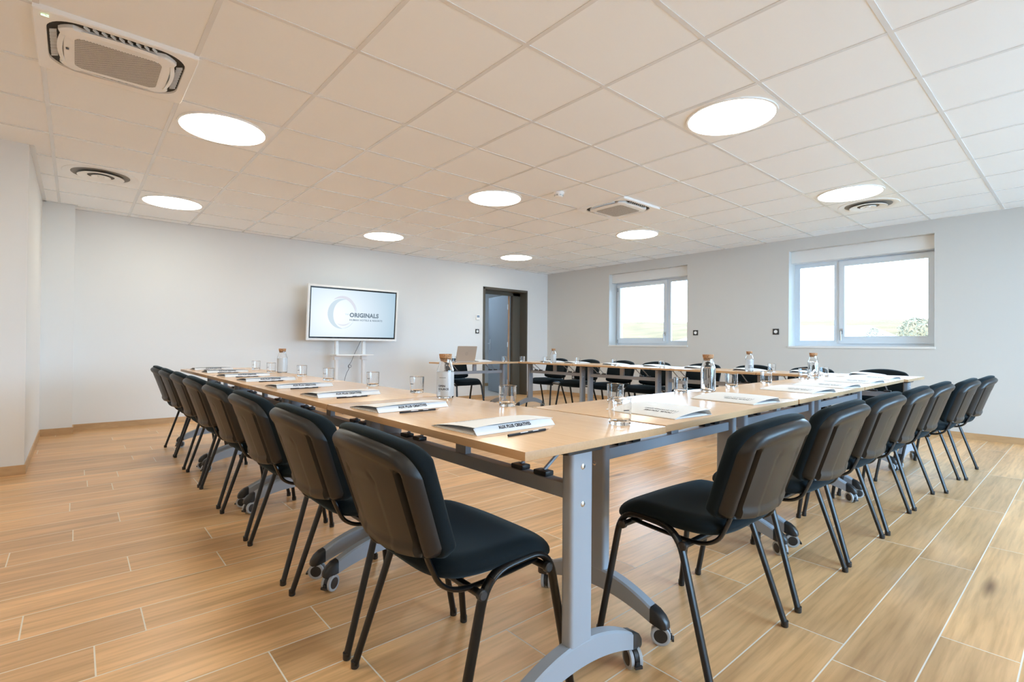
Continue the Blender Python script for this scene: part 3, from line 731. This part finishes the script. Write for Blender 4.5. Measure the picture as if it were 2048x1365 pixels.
# ================================================================== CHAIRS
BH = .322
def outline_top(w):
    h = BH - .030 * (w / .20) ** 2; r = .060; a = abs(w) - (.228 - r)
    return h - (r - math.sqrt(max(0, r * r - a * a))) if a > 0 else h
def outline_bot(w):
    h = .020 * (w / .21) ** 2; r = .028; a = abs(w) - (.228 - r)
    return h + (r - math.sqrt(max(0, r * r - a * a))) if a > 0 else h
def back_pos(w, h, off):
    """point on the backrest: w across, h up from its lower edge, off forward"""
    ws = w * (1 - .065 * (1 - h / BH))
    y = -.222 - .325 * h - .016 * max(0, (h - .27) / .075) ** 2 + .045 * (w / .225) ** 2
    return Vector((ws, y + off, .456 + h * .985 + off * .30))
def cosgrid(n): return [-math.cos(PI * i / n) for i in range(n + 1)]
def backrest(name, inset, toff, tfun, m, parent, nw=44, nh=36):
    bm = B(); front, rear = [], []
    wm = .2275 - inset
    for a in cosgrid(nw):
        w = wm * a; lo, hi = outline_bot(w * .2275 / wm) + inset, outline_top(w * .2275 / wm) - inset
        cf, cr = [], []
        for b in cosgrid(nh):
            h = (lo + hi) / 2 + (hi - lo) / 2 * b
            d = min(wm - abs(w), h - lo, hi - h); f, r = tfun(w, h, max(0, d))
            cf.append(bm.verts.new(back_pos(w, h, toff + f))); cr.append(bm.verts.new(back_pos(w, h, toff + r)))
        front.append(cf); rear.append(cr)
    for g, flip in ((front, False), (rear, True)):
        for i in range(nw):
            for j in range(nh):
                q = (g[i][j], g[i + 1][j], g[i + 1][j + 1], g[i][j + 1]); bm.faces.new(q if not flip else tuple(reversed(q)))
    n0 = [(i, 0) for i in range(nw + 1)] + [(nw, j) for j in range(1, nh + 1)] + [(i, nh) for i in range(nw - 1, -1, -1)] + [(0, j) for j in range(nh - 1, 0, -1)]
    for k in range(len(n0)):
        (a, b), (c, d) = n0[k], n0[(k + 1) % len(n0)]
        try: bm.faces.new((front[a][b], rear[a][b], rear[c][d], front[c][d]))
        except ValueError: pass
    bmesh.ops.remove_doubles(bm, verts=bm.verts[:], dist=2e-4)
    return mesh_obj(name, bm, m, parent, angle=60)
def rnd(d, R): t = min(1, d / R); return math.sqrt(max(0, 1 - (1 - t) ** 2))
def pad_t(w, h, d): k = rnd(d, .030); return (.012 + .034 * k, .012 - .012 * rnd(d, .012))
def sst(x, a, b): t = min(1, max(0, (x - a) / (b - a))); return t * t * (3 - 2 * t)
def shell_t(w, h, d):
    k = rnd(d, .020); r = -.024 * k
    # rolled outer rim stands proud, middle field set back
    aw = abs(w)
    rim = 1 - sst(d, .030, .046); r += -.006 * rim * k
    # open channel at each side where the support tube enters
    ch = sst(aw, .164, .167) * (1 - sst(aw, .190, .193)) * (1 - sst(h, .245, .252)) * sst(d, .006, .016); r += .025 * ch
    # embossed centre field: narrow groove in the shape of an arch
    def dist_arch(hw, ht):
        if h < ht: return abs(aw - hw)
        return abs(math.hypot(max(0, aw - (hw - .03)), h - ht) - .03) if aw > hw - .03 else abs(h - ht - .03)
    g = math.exp(-(dist_arch(.078, .195) / .003) ** 2); r += .0045 * g
    if aw < .075 and h < .21: r += .0025
    return (0.0, r)
def make_chair():
    root = empty('stacking_chair')
    # seat cushion
    bm = B(); nx, ny = 30, 28; top, bot = [], []
    for a in cosgrid(nx):
        ct, cb_ = [], []
        for b in cosgrid(ny):
            # square to rounded square
            hwid = .240 - .014 * (1 - b) / 2
            X = a * hwid; Y = b * .203
            n_ = 4.2; s = (abs(a) ** n_ + abs(b) ** n_) ** (1 / n_)
            if s > 1e-6:
                k = max(abs(a), abs(b)) / s; X *= k; Y *= k
            d = 1 - max(abs(a), abs(b)); R = rnd(d * .21, .035)
            zt = .442 + .030 * R - .012 * (1 - (X / .24) ** 2) * sst(-Y, -.10, .12) * .6 - .036 * sst(Y, .07, .203)
            zb = .440 - .032 * rnd(d * .21, .05) - .036 * sst(Y, .07, .203)
            Y2 = Y - .006
            ct.append(bm.verts.new((X, Y2, zt))); cb_.append(bm.verts.new((X, Y2, zb)))
        top.append(ct); bot.append(cb_)
    for g, fl in ((top, 0), (bot, 1)):
        for i in range(nx):
            for j in range(ny):
                q = (g[i][j], g[i + 1][j], g[i + 1][j + 1], g[i][j + 1]); bm.faces.new(q if not fl else tuple(reversed(q)))
    per = [(i, 0) for i in range(nx + 1)] + [(nx, j) for j in range(1, ny + 1)] + [(i, ny) for i in range(nx - 1, -1, -1)] + [(0, j) for j in range(ny - 1, 0, -1)]
    for k in range(len(per)):
        (a, b), (c, d) = per[k], per[(k + 1) % len(per)]; bm.faces.new((top[a][b], bot[a][b], bot[c][d], top[c][d]))
    bmesh.ops.remove_doubles(bm, verts=bm.verts[:], dist=2e-4)
    mesh_obj('seat', bm, M['fabric'], root, angle=70)
    backrest('backrest', -.003, 0.0, pad_t, M['fabric'], root)
    backrest('back_shell', .006, .003, shell_t, M['shell'], root, 72, 40)
    for s in (-1, 1):
        # two legs and the rail joining them on each side
        ff, tf, tr_, fr_ = (s * .262, .200, .012), (s * .226, .136, .432), (s * .226, -.074, .420), (s * .262, -.200, .012)
        path = fillet([ff, tf, tr_, fr_], [.075, .075], 8); na = 1 + 5
        a, b, c = path[:na], path[na - 1:-na + 1], path[-na:]
        for nm, seg in (('leg', a), ('side_rail', b), ('leg', c)):
            bm = B(); tube(bm, seg, .0095, .0150, 12, up=(1, 0, 0)); o = mesh_obj(nm, bm, M['tube'], root)
            if nm == 'leg':
                e = Vector(ff if seg is a else fr_); bm = B(); lathe(bm, [(0, 0), (.0105, 0), (.0125, .003), (.0125, .022), (0, .022)], 12, (e.x, e.y, 0)); mesh_obj('foot_cap', bm, M['blackp'], o)
        # back support: from inside the shell down, round and forward under the seat
        bp_ = [back_pos(s * .178, .20, -.006), back_pos(s * .178, .12, -.006), back_pos(s * .178, 0.05, -.009)]
        bp_ += [Vector((s * .174, -.200, .448)), Vector((s * .184, -.176, .405)), Vector((s * .196, -.125, .386)), Vector((s * .202, -.02, .389)), Vector((s * .202, .11, .398))]
        bm = B(); tube(bm, spline(bp_, 5), .0125, .0065, 10, up=(0, 1, 0)); mesh_obj('back_support', bm, M['tube'], root)
    for y, z in ((-.100, .380), (.122, .386)):
        bm = B(); tube(bm, [(-.236, y, z), (.236, y, z)], .010, seg=12); st_ = mesh_obj('stretcher', bm, M['tube'], root)
        for s in (-1, 1):
            bm = B(); lathe(bm, [(0, s * .234), (.0135, s * .234), (.0135, s * .246), (.010, s * .249), (0, s * .249)], 14, (0, y, z), 'X'); mesh_obj('end_plug', bm, M['blackp'], st_)
    return root
C0 = make_chair(); chair_used = False
def chair(x, y, rz, lab, grp):
    global chair_used
    o = C0 if not chair_used else dup(C0); chair_used = True
    o.location = (x, y, 0); o.rotation_euler = (0, 0, rz); tag(o, lab, 'chair', grp); return o
rr = random.Random(3)
LC = [1.207, 1.789, 2.421, 3.03, 3.667, 4.243, 4.880, 5.445]
nth = ['nearest the viewer', 'second from the viewer', 'third from the viewer', 'fourth from the viewer', 'fourth from the far end', 'third from the far end', 'second from the far end', 'at the far end']
for i, y in enumerate(LC): chair(.85, y, -PI / 2 + rr.uniform(-.02, .02), 'black stacking chair in the left row, %s' % nth[i], 'chairs along the left row')
FC = [(1.637, .914), (2.304, .918), (2.903, .92), (3.495, .915), (4.115, .912), (4.74, .86), (5.31, .826)]
nthf = ['nearest the viewer', 'second from the viewer', 'third from the viewer', 'in the middle', 'third from the far end', 'second from the far end', 'at the far end']
for i, (x, y) in enumerate(FC): chair(x, y, rr.uniform(-.02, .02) if i else 0, 'black stacking chair in the right-hand row, %s' % nthf[i], 'chairs along the right-hand row')
WC = [5.67, 5.03, 4.41, 3.84, 3.165, 2.56, 1.955, 1.35]
nthw = ['nearest the door', 'second from the door', 'third from the door', 'fourth from the door', 'fifth from the door', 'third from the right', 'second from the right', 'at the right-hand end']
for i, y in enumerate(WC): chair(5.645, y, PI / 2 + rr.uniform(-.03, .03), 'black stacking chair on the window side, %s' % nthw[i], 'chairs along the window side')
chair(4.46, 6.27, PI + .03, 'black stacking chair behind the laptop table, in front of the door', 'chair at the laptop table')

# ================================================================== THINGS ON THE TABLES
# folder: local +x forward (long side), +y to the sitter's left where its spine is; flap and opening on the right
FL, FW_ = .312, .222
def cover_z(u, v): return .0025 + .0215 * (1 - (max(0, min(1, u / FW_))) ** 2.4) * (1 - .18 * (2 * v / FL - 1) ** 4)
def make_folder(open_=1.0, texts='cover'):
    root = empty('document_folder')
    bm = B(); bx(bm, 0, FL, 0, FW_, 0.0003, .0016); mesh_obj('back_sheet', bm, M['paper'], root, smooth=False)
    bm = B(); nu, nv = 16, 10; up, dn = [], []
    for i in range(nu + 1):
        u = .010 + (FW_ - .010) * i / nu; ru, rd = [], []
        for j in range(nv + 1):
            v = FL * j / nv; z = cover_z(u, v) * open_ if u < FW_ - .002 else .0018
            ru.append(bm.verts.new((v, u, z + .0009))); rd.append(bm.verts.new((v, u, z)))
        up.append(ru); dn.append(rd)
    for g in (up, dn):
        for i in range(nu):
            for j in range(nv): bm.faces.new((g[i][j], g[i][j + 1], g[i + 1][j + 1], g[i + 1][j]))
    for i in range(nu):
        for j in (0, nv): bm.faces.new((up[i][j], up[i + 1][j], dn[i + 1][j], dn[i][j]))
    for j in range(nv):
        for i in (0, nu): bm.faces.new((up[i][j], up[i][j + 1], dn[i][j + 1], dn[i][j]))
    cov = mesh_obj('cover', bm, M['paper'], root)
    def flap_pt(x, y): # y up the sloping flap 0..1
        return Vector((x, .001 + .019 * y, .0016 + (.0185 * open_) * y ** .8))
    bm = B(); prev = None
    for j in range(9):
        x = FL * j / 8; k = .85 if j in (0, 8) else 1.0
        cur = [bm.verts.new(flap_pt(x, 0)), bm.verts.new(flap_pt(x, .5 * k)), bm.verts.new(flap_pt(x, 1.0 * k)), bm.verts.new(flap_pt(x, .95 * k) + Vector((0, .0012, 0))), bm.verts.new(flap_pt(x, 0) + Vector((0, .0012, 0)))]
        if prev:
            for q in range(5): bm.faces.new((prev[q], prev[(q + 1) % 5], cur[(q + 1) % 5], cur[q]))
        prev = cur
    fl = mesh_obj('pocket_flap', bm, M['paper'], root)
    # loose sheets inside
    bm = B(); bx(bm, .006, FL - .006, .022, FW_ - .006, .0018, .0045); mesh_obj('paper_sheets', bm, M['paper'], root, smooth=False)
    if texts == 'flap' or texts == 'both':
        text_obj('lettering', 'AUX PLUS CREATIVES', .0115, lambda x, y: flap_pt(.088 + x * 1.06, .36 + y / .0185) + Vector((0, -.0006, .0003)), M['ink'], fl, bold=.0005, space=1.08)
    if texts == 'cover' or texts == 'both':
        def on(x, y): u = y; return Vector((x, u, cover_z(u, x) * open_ + .0014))
        text_obj('lettering', 'POUR TOUTES', .0165, lambda x, y: on(.052 + x, FW_ - .058 + y), M['ink'], cov, bold=.0007, space=1.1)
        text_obj('lettering', 'LES BONNES IDEES', .0145, lambda x, y: on(.052 + x, FW_ - .082 + y), M['ink'], cov, bold=.0002, space=1.12)
        bm = B()
        for a, b in ((.044, .0455),): 
            vs = [bm.verts.new(on(x, y)) for x, y in ((a, FW_ - .086), (b, FW_ - .086), (b, FW_ - .044), (a, FW_ - .044))]; bm.faces.new(vs)
        mesh_obj('bar_mark', bm, M['ink'], cov, smooth=False)
    return root
FP = make_folder(1.0, 'both'); fused = False
def folder(x, y, rz, lab, grp):
    """x, y: where the near-right corner of the folder lies"""
    global fused
    o = FP if not fused else dup(FP); fused = True
    o.location = (x, y, TT + .0005); o.rotation_euler = (0, 0, rz); tag(o, lab, 'folder', grp)
lx = [.828, .825, .838, .835, .83, .825, .82, .82]
for i, y in enumerate(LC):
    folder(lx[i], y - .108, math.radians([1.5, 3.5, 2.0, 1.0, 2.5, 4.0, 1.5, 1.0][i]), 'white card folder on the left row, %s' % nth[i], 'folders along the left row')
FR = [(1.54, .93, -4), (2.20, .955, -6), (2.985, .985, -12), (3.53, .995, -9), (4.16, 1.01, -8), (4.79, 1.04, -7)]
nf = ['nearest the viewer', 'second from the viewer', 'third from the viewer', 'third from the far end', 'second from the far end', 'at the far end']
for i, (x, y, a) in enumerate(FR):
    a = math.radians(a); folder(x + FW_ * math.cos(a), y + FW_ * math.sin(a), PI / 2 + a, 'white card folder with printed cover on the right-hand row, %s' % nf[i], 'folders along the right-hand row')
WF = [5.36, 4.85, 4.165, 3.557, 2.985, 2.39, 1.86]
nw_ = ['nearest the door', 'second from the door', 'third from the door', 'in the middle', 'fifth from the door', 'second from the right-hand corner tables', 'in front of the second chair from the right']
for i, y in enumerate(WF):
    folder(5.60 + .01 * math.sin(i * 2.3), y + .111, PI + math.radians([3, -2, 2, 4, 1, -3, 2][i]), 'white card folder on the window-side row, %s' % nw_[i], 'folders along the window side')
folder(5.64, 1.47, PI + .02, 'white card folder lying at the far right corner of the U', 'folders along the window side')
folder(4.78, 6.26, PI + .25, 'half-open dark-edged folder between the laptop and a glass by the door', 'folder on the laptop table')

def make_pencil():
    root = empty('pencil')
    bm = B(); tube(bm, [(0, 0, .0036), (.150, 0, .0036)], .0036, seg=6); mesh_obj('barrel', bm, M['pencil'], root, smooth=False)
    bm = B(); tube(bm, [(.150, 0, .0036), (.164, 0, .0036), (.168, 0, .0036)], [.0034, .0012, .0004], seg=8); mesh_obj('sharpened_tip', bm, M['door_wood'], root)
    for x0, x1 in ((.045, .075), (.095, .118)):
        bm = B(); vs = [bm.verts.new(p) for p in ((x0, -.0029, .0055), (x1, -.0029, .0055), (x1, -.0019, .0072), (x0, -.0019, .0072))]; bm.faces.new(vs)
        mesh_obj('printed_line', bm, M['paper'], root, smooth=False)
    return root
PP = make_pencil()
for i, y in enumerate(LC):
    o = PP if i == 0 else dup(PP)
    o.location = ([.889, .883, .90, .885, .89, .88, .885, .88][i], y - .168 + [0, .012, 0, -.005, .004, 0, .003, 0][i], TT + .0003); o.rotation_euler = (0, 0, math.radians([3.5, 0.5, 3, 2, 4, 1, 2, 2][i]))
    tag(o, 'black pencil beside the folder on the left row, %s' % nth[i], 'pencil', 'pencils along the left row')

def make_glass():
    root = empty('drinking_glass')
    bm = B(); lathe(bm, [(0, .0004), (.0325, .0004), (.0345, .004), (.0368, .082), (.0362, .0835), (.0352, .082), (.0335, .016), (.030, .012), (0, .0105)], 40)
    body = mesh_obj('tumbler', bm, M['glass'], root, angle=18)
    bm = B(); prev = None
    for i in range(7):
        a = math.radians(-10 + 5.5 * i); r = .0366; z = .046
        cur = [bm.verts.new((r * math.cos(a), r * math.sin(a), z + d)) for d in (0, .0028)]
        if prev: bm.faces.new((prev[0], cur[0], cur[1], prev[1]))
        prev = cur
    mesh_obj('printed_mark', bm, M['ink'], body, smooth=False)
    return root
GP = make_glass(); gused = False
def glass(x, y, lab, grp=None, rz=0.0):
    global gused
    o = GP if not gused else dup(GP); gused = True
    o.location = (x, y, TT + .0003); o.rotation_euler = (0, 0, rz); tag(o, lab, 'glass', grp)
def facing(x, y, d): return math.atan2(-y, -x) + d       # turn a print towards the room's near corner
GL = [(1.315, .99, 'glass tumbler nearest the viewer, standing in front of a printed folder', .5), (1.342, 1.574, 'glass tumbler on the inner edge of the near corner table, right of the labelled bottle', -.9),
      (1.335, 2.29, 'glass tumbler just left of the labelled frosted bottle on the left row', -.9), (1.335, 2.80, 'glass tumbler on the left row, in front of the display stand', -.9),
      (1.30, 3.40, 'glass tumbler on the left row under the display\'s left upright', -.9), (1.305, 3.95, 'glass tumbler on the left row, just right of the far clear bottle', -.9),
      (1.265, 4.60, 'glass tumbler on the left row touching the far bottle on its left', -.9), (1.29, 5.18, 'glass tumbler at the far end of the left row', -.9)]
for x, y, lab, d in GL: glass(x, y, lab, 'glasses along the left row', facing(x, y, d))
GF = [(1.79, 1.372, 'glass tumbler on the right-hand row just behind the nearest tumbler'), (2.46, 1.453, 'glass tumbler left of the near clear water bottle'), (3.08, 1.472, 'glass tumbler right of the near clear water bottle'),
      (3.60, 1.478, 'glass tumbler midway between the two clear water bottles'), (4.38, 1.51, 'glass tumbler touching the far clear water bottle on its left'), (4.87, 1.52, 'glass tumbler touching the far clear water bottle on its right')]
for x, y, lab in GF: glass(x, y, lab, 'glasses along the right-hand row', facing(x, y, 2.2))
GW = [(5.14, 5.69, 'glass tumbler at the door end of the window-side row'), (5.17, 5.22, 'glass tumbler just left of the frosted bottle near the door'), (5.30, 4.72, 'glass tumbler on the window-side row, second right of the frosted bottle near the door'),
      (5.22, 4.03, 'glass tumbler on the window-side row below the smaller window\'s left edge'), (5.19, 3.31, 'glass tumbler on the window-side row below the smaller window\'s middle'), (5.32, 2.13, 'glass tumbler right of the frosted bottle on the window-side row')]
for x, y, lab in GW: glass(x, y, lab, 'glasses along the window side')
glass(4.86, 5.78, 'glass tumbler on the laptop table in front of the grey door', 'glasses on the laptop table')
glass(3.98, 5.82, 'glass tumbler left of the laptop, seen behind the labelled bottle', 'glasses on the laptop table')

def make_bottle(frosted):
    root = empty('water_bottle')
    body = [(0, .0005), (.036, .0005), (.0395, .006), (.0400, .128), (.0395, .136), (.031, .163), (.0275, .178), (.0270, .190), (.0285, .193), (.0265, .194), (.0245, .190), (.0250, .178), (.0285, .162), (.0368, .136), (.0374, .128), (.0374, .012), (.033, .008), (0, .008)]
    bm = B(); lathe(bm, body, 40); gl = mesh_obj('glass_body', bm, M['glass'], root, angle=18)
    if frosted:
        bm = B(); lathe(bm, [(.0402, .010), (.0406, .012), (.0406, .126), (.0402, .128)], 40); fr = mesh_obj('frosted_band', bm, M['frost'], gl)
        def cyl(x, z): a = x / .0409; return Vector((.0409 * math.sin(a), -.0409 * math.cos(a), z))
        text_obj('lettering', 'OPEN', .0125, lambda x, y: cyl(x - .025, y + .056), M['ink'], fr, bold=.0005, space=1.12)
        text_obj('lettering', 'SOURCE', .0125, lambda x, y: cyl(x - .025, y + .041), M['ink'], fr, bold=.0005, space=1.12)
        for x0, x1, z0, z1 in ((-.025, -.013, .035, .0365), (-.020, .012, .100, .1015)):
            bm = B(); n = 6; prev = None
            for i in range(n + 1):
                x = x0 + (x1 - x0) * i / n; cur = (bm.verts.new(cyl(x, z0)), bm.verts.new(cyl(x, z1)))
                if prev: bm.faces.new((prev[0], cur[0], cur[1], prev[1]))
                prev = cur
            mesh_obj('printed_line', bm, M['ink'], gl, smooth=False)
    else:
        bm = B(); lathe(bm, [(0, .0084), (.0330, .0084), (.0371, .0125), (.0371, .128), (.0365, .136), (.0345, .141), (0, .141)], 40); mesh_obj('water', bm, M['water'], root, angle=18)
    bm = B(); lathe(bm, [(0, .180), (.0235, .180), (.0243, .192), (.0275, .1945), (.0300, .213), (.0295, .2155), (0, .2155)], 28); mesh_obj('cork_stopper', bm, M['cork'], root)
    return root
bf = make_bottle(True); bc = make_bottle(False)
def put(o, x, y, lab, rz): o.location = (x, y, TT + .0003); o.rotation_euler = (0, 0, rz); o.scale = (1, 1, .955); tag(o, lab, 'bottle', 'cork-stoppered water bottles')
def tocam(x, y, d=0): return math.atan2(y, x) - PI / 2 + d
put(bf, 1.315, 1.995, 'frosted bottle lettered OPEN SOURCE with a cork, on the left row', tocam(1.315, 2, -.25))
put(dup(bf), 1.33, 4.52, 'pale frosted corked bottle at the far part of the left row', tocam(1.3, 4.5, 1.9))
put(dup(bf), 5.24, 5.13, 'small-looking frosted corked bottle near the door end of the window-side row', tocam(5.2, 5.1, 1.6))
put(dup(bf), 5.22, 2.31, 'frosted corked bottle on the window-side row between the windows', tocam(5.2, 2.3, .4))
put(bc, 2.672, 1.41, 'clear bottle of water with a cork, the nearest one on the right-hand row', 0)
put(dup(bc), 4.56, 1.50, 'clear bottle of water with a cork, the farther one on the right-hand row', 0)

# laptop
lp = tag(empty('laptop', (4.19, 5.97, TT), PI + .04), 'open champagne-coloured laptop with its lid towards the viewer', 'laptop')
bm = B(); prism(bm, rrect(.345, .235, .012, 4, 0, -.0), .002, .016); mesh_obj('base', bm, M['lapt'], lp, bevel=.0)
bm = B(); bx(bm, -.15, .15, -.03, .085, .016, .0168); mesh_obj('keyboard', bm, M['blackp'], lp, smooth=False)
Rl = Matrix.Translation((0, .112, .014)) @ Matrix.Rotation(math.radians(-14), 4, 'X')
bm = B(); prism(bm, rrect(.345, .225, .010, 4, 0, .1125), -.003, .003)
for v in bm.verts: v.co = Rl @ Vector((v.co.x, -v.co.z, v.co.y))
lid = mesh_obj('lid', bm, M['lapt'], lp)
bm = B(); bx(bm, -.163, .163, -.0036, -.0032, .012, .215)
for v in bm.verts: v.co = Rl @ v.co
mesh_obj('screen', bm, M['shine'], lid, smooth=False)
bm = B(); lathe(bm, [(.020, .0032), (.024, .0032), (.024, .0037), (.020, .0037)], 32, (0, 0, .115), 'Y')
for x in (-.007, .001): vs = bx(bm, x, x + .003, .0032, .0037, .104, .126)
for v in bm.verts: v.co = Rl @ v.co
mesh_obj('emblem', bm, M['laptlogo'], lid, smooth=False)

# ================================================================== OUTDOORS (seen through the windows)
bm = B(); nx, ny = 40, 40; g = []
for i in range(nx + 1):
    row = []
    for j in range(ny + 1):
        x = XW + .5 + 260 * (i / nx) ** 1.7; y = -120 + 300 * j / ny
        d = x; z = -1.6 + .9 * noise.noise(Vector((x * .02, y * .02, 0))) + (10.5 + 2.4 * max(0, y) / 130) * sst(d, 25, 190)
        row.append(bm.verts.new((x, y, z if x > 12 else -1.2)))
    g.append(row)
for i in range(nx):
    for j in range(ny): bm.faces.new((g[i][j], g[i + 1][j], g[i + 1][j + 1], g[i][j + 1]))
struct(mesh_obj('ground_meadow', bm, M['grass'])); 
bm = B(); bx(bm, -60, XW + .6, -80, YB - .5, -.35, -.2); struct(mesh_obj('ground_bounce', bm, mat('pale_bounce_ground', (.52, .52, .51), .9), smooth=False))  # unseen ground slab, kept pale to bounce daylight up onto the ceiling
def house(cx, cy, rz, L, Wd, hw_, hr, lab):
    root = tag(empty('house', (cx, cy, -1.6), rz), lab, 'house', 'neighbouring houses')
    bm = B(); bx(bm, -L / 2, L / 2, -Wd / 2, Wd / 2, 0, hw_); mesh_obj('walls', bm, M['house'], root, smooth=False)
    bm = B(); e = .4
    lo = [bm.verts.new(p) for p in ((-L / 2 - e, -Wd / 2 - e, hw_), (L / 2 + e, -Wd / 2 - e, hw_), (L / 2 + e, Wd / 2 + e, hw_), (-L / 2 - e, Wd / 2 + e, hw_))]
    r = [bm.verts.new((-L / 2 + 1.4, 0, hr)), bm.verts.new((L / 2 - 1.4, 0, hr))]
    for f in ((lo[0], lo[1], r[1], r[0]), (lo[1], lo[2], r[1]), (lo[2], lo[3], r[0], r[1]), (lo[3], lo[0], r[0]), (lo[3], lo[2], lo[1], lo[0])): bm.faces.new(f)
    mesh_obj('roof', bm, M['roof'], root, smooth=False)
house(27.0, 10.8, PI / 2, 7.5, 8.6, 2.55, 3.67, 'house with a pale roof seen through the narrow pane of the wider window')
house(40.0, 13.0, PI / 2, 9.2, 8.6, 2.9, 4.12, 'house with a pale roof seen through the wide pane of the wider window')
def tree(cx, cy, h, r, lab):
    rt = random.Random(int(cx * 10 + cy)); root = tag(empty('tree', (cx, cy, -1.6)), lab, 'tree', 'shrubs and trees outside')
    bm = B(); tube(bm, [(0, 0, 0), (.05, .02, h * .35), (.02, .1, h * .7)], [.14, .10, .05], seg=8); mesh_obj('trunk', bm, M['bark'], root)
    bm = B()
    for k in range(1500):
        a = rt.uniform(0, 2 * PI); u = rt.random() ** .4; q = rt.uniform(-1, 1); rad = r * u * math.sqrt(max(0, 1 - q * q)) * (1 + .25 * math.sin(3 * a))
        c = Vector((rad * math.cos(a), rad * math.sin(a), h * .62 + q * h * .38)); s = r * .06
        ax = [Vector((rt.gauss(0, 1), rt.gauss(0, 1), rt.gauss(0, 1))).normalized() for _ in range(2)]
        vs = [bm.verts.new(c + ax[0] * s), bm.verts.new(c + ax[1] * s * .6), bm.verts.new(c - ax[0] * s), bm.verts.new(c - ax[1] * s * .6)]; bm.faces.new(vs)
    mesh_obj('foliage', bm, M['tree'], root, smooth=False)
tree(31, 5.7, 4.1, .95, 'loose green tree seen through the wide pane of the wider window')
tree(34, 8.1, 3.7, .7, 'low green shrub beside the pale roof outside the wider window')
tree(27.5, 4.6, 3.1, .9, 'low green shrub outside near the right edge of the wider window')
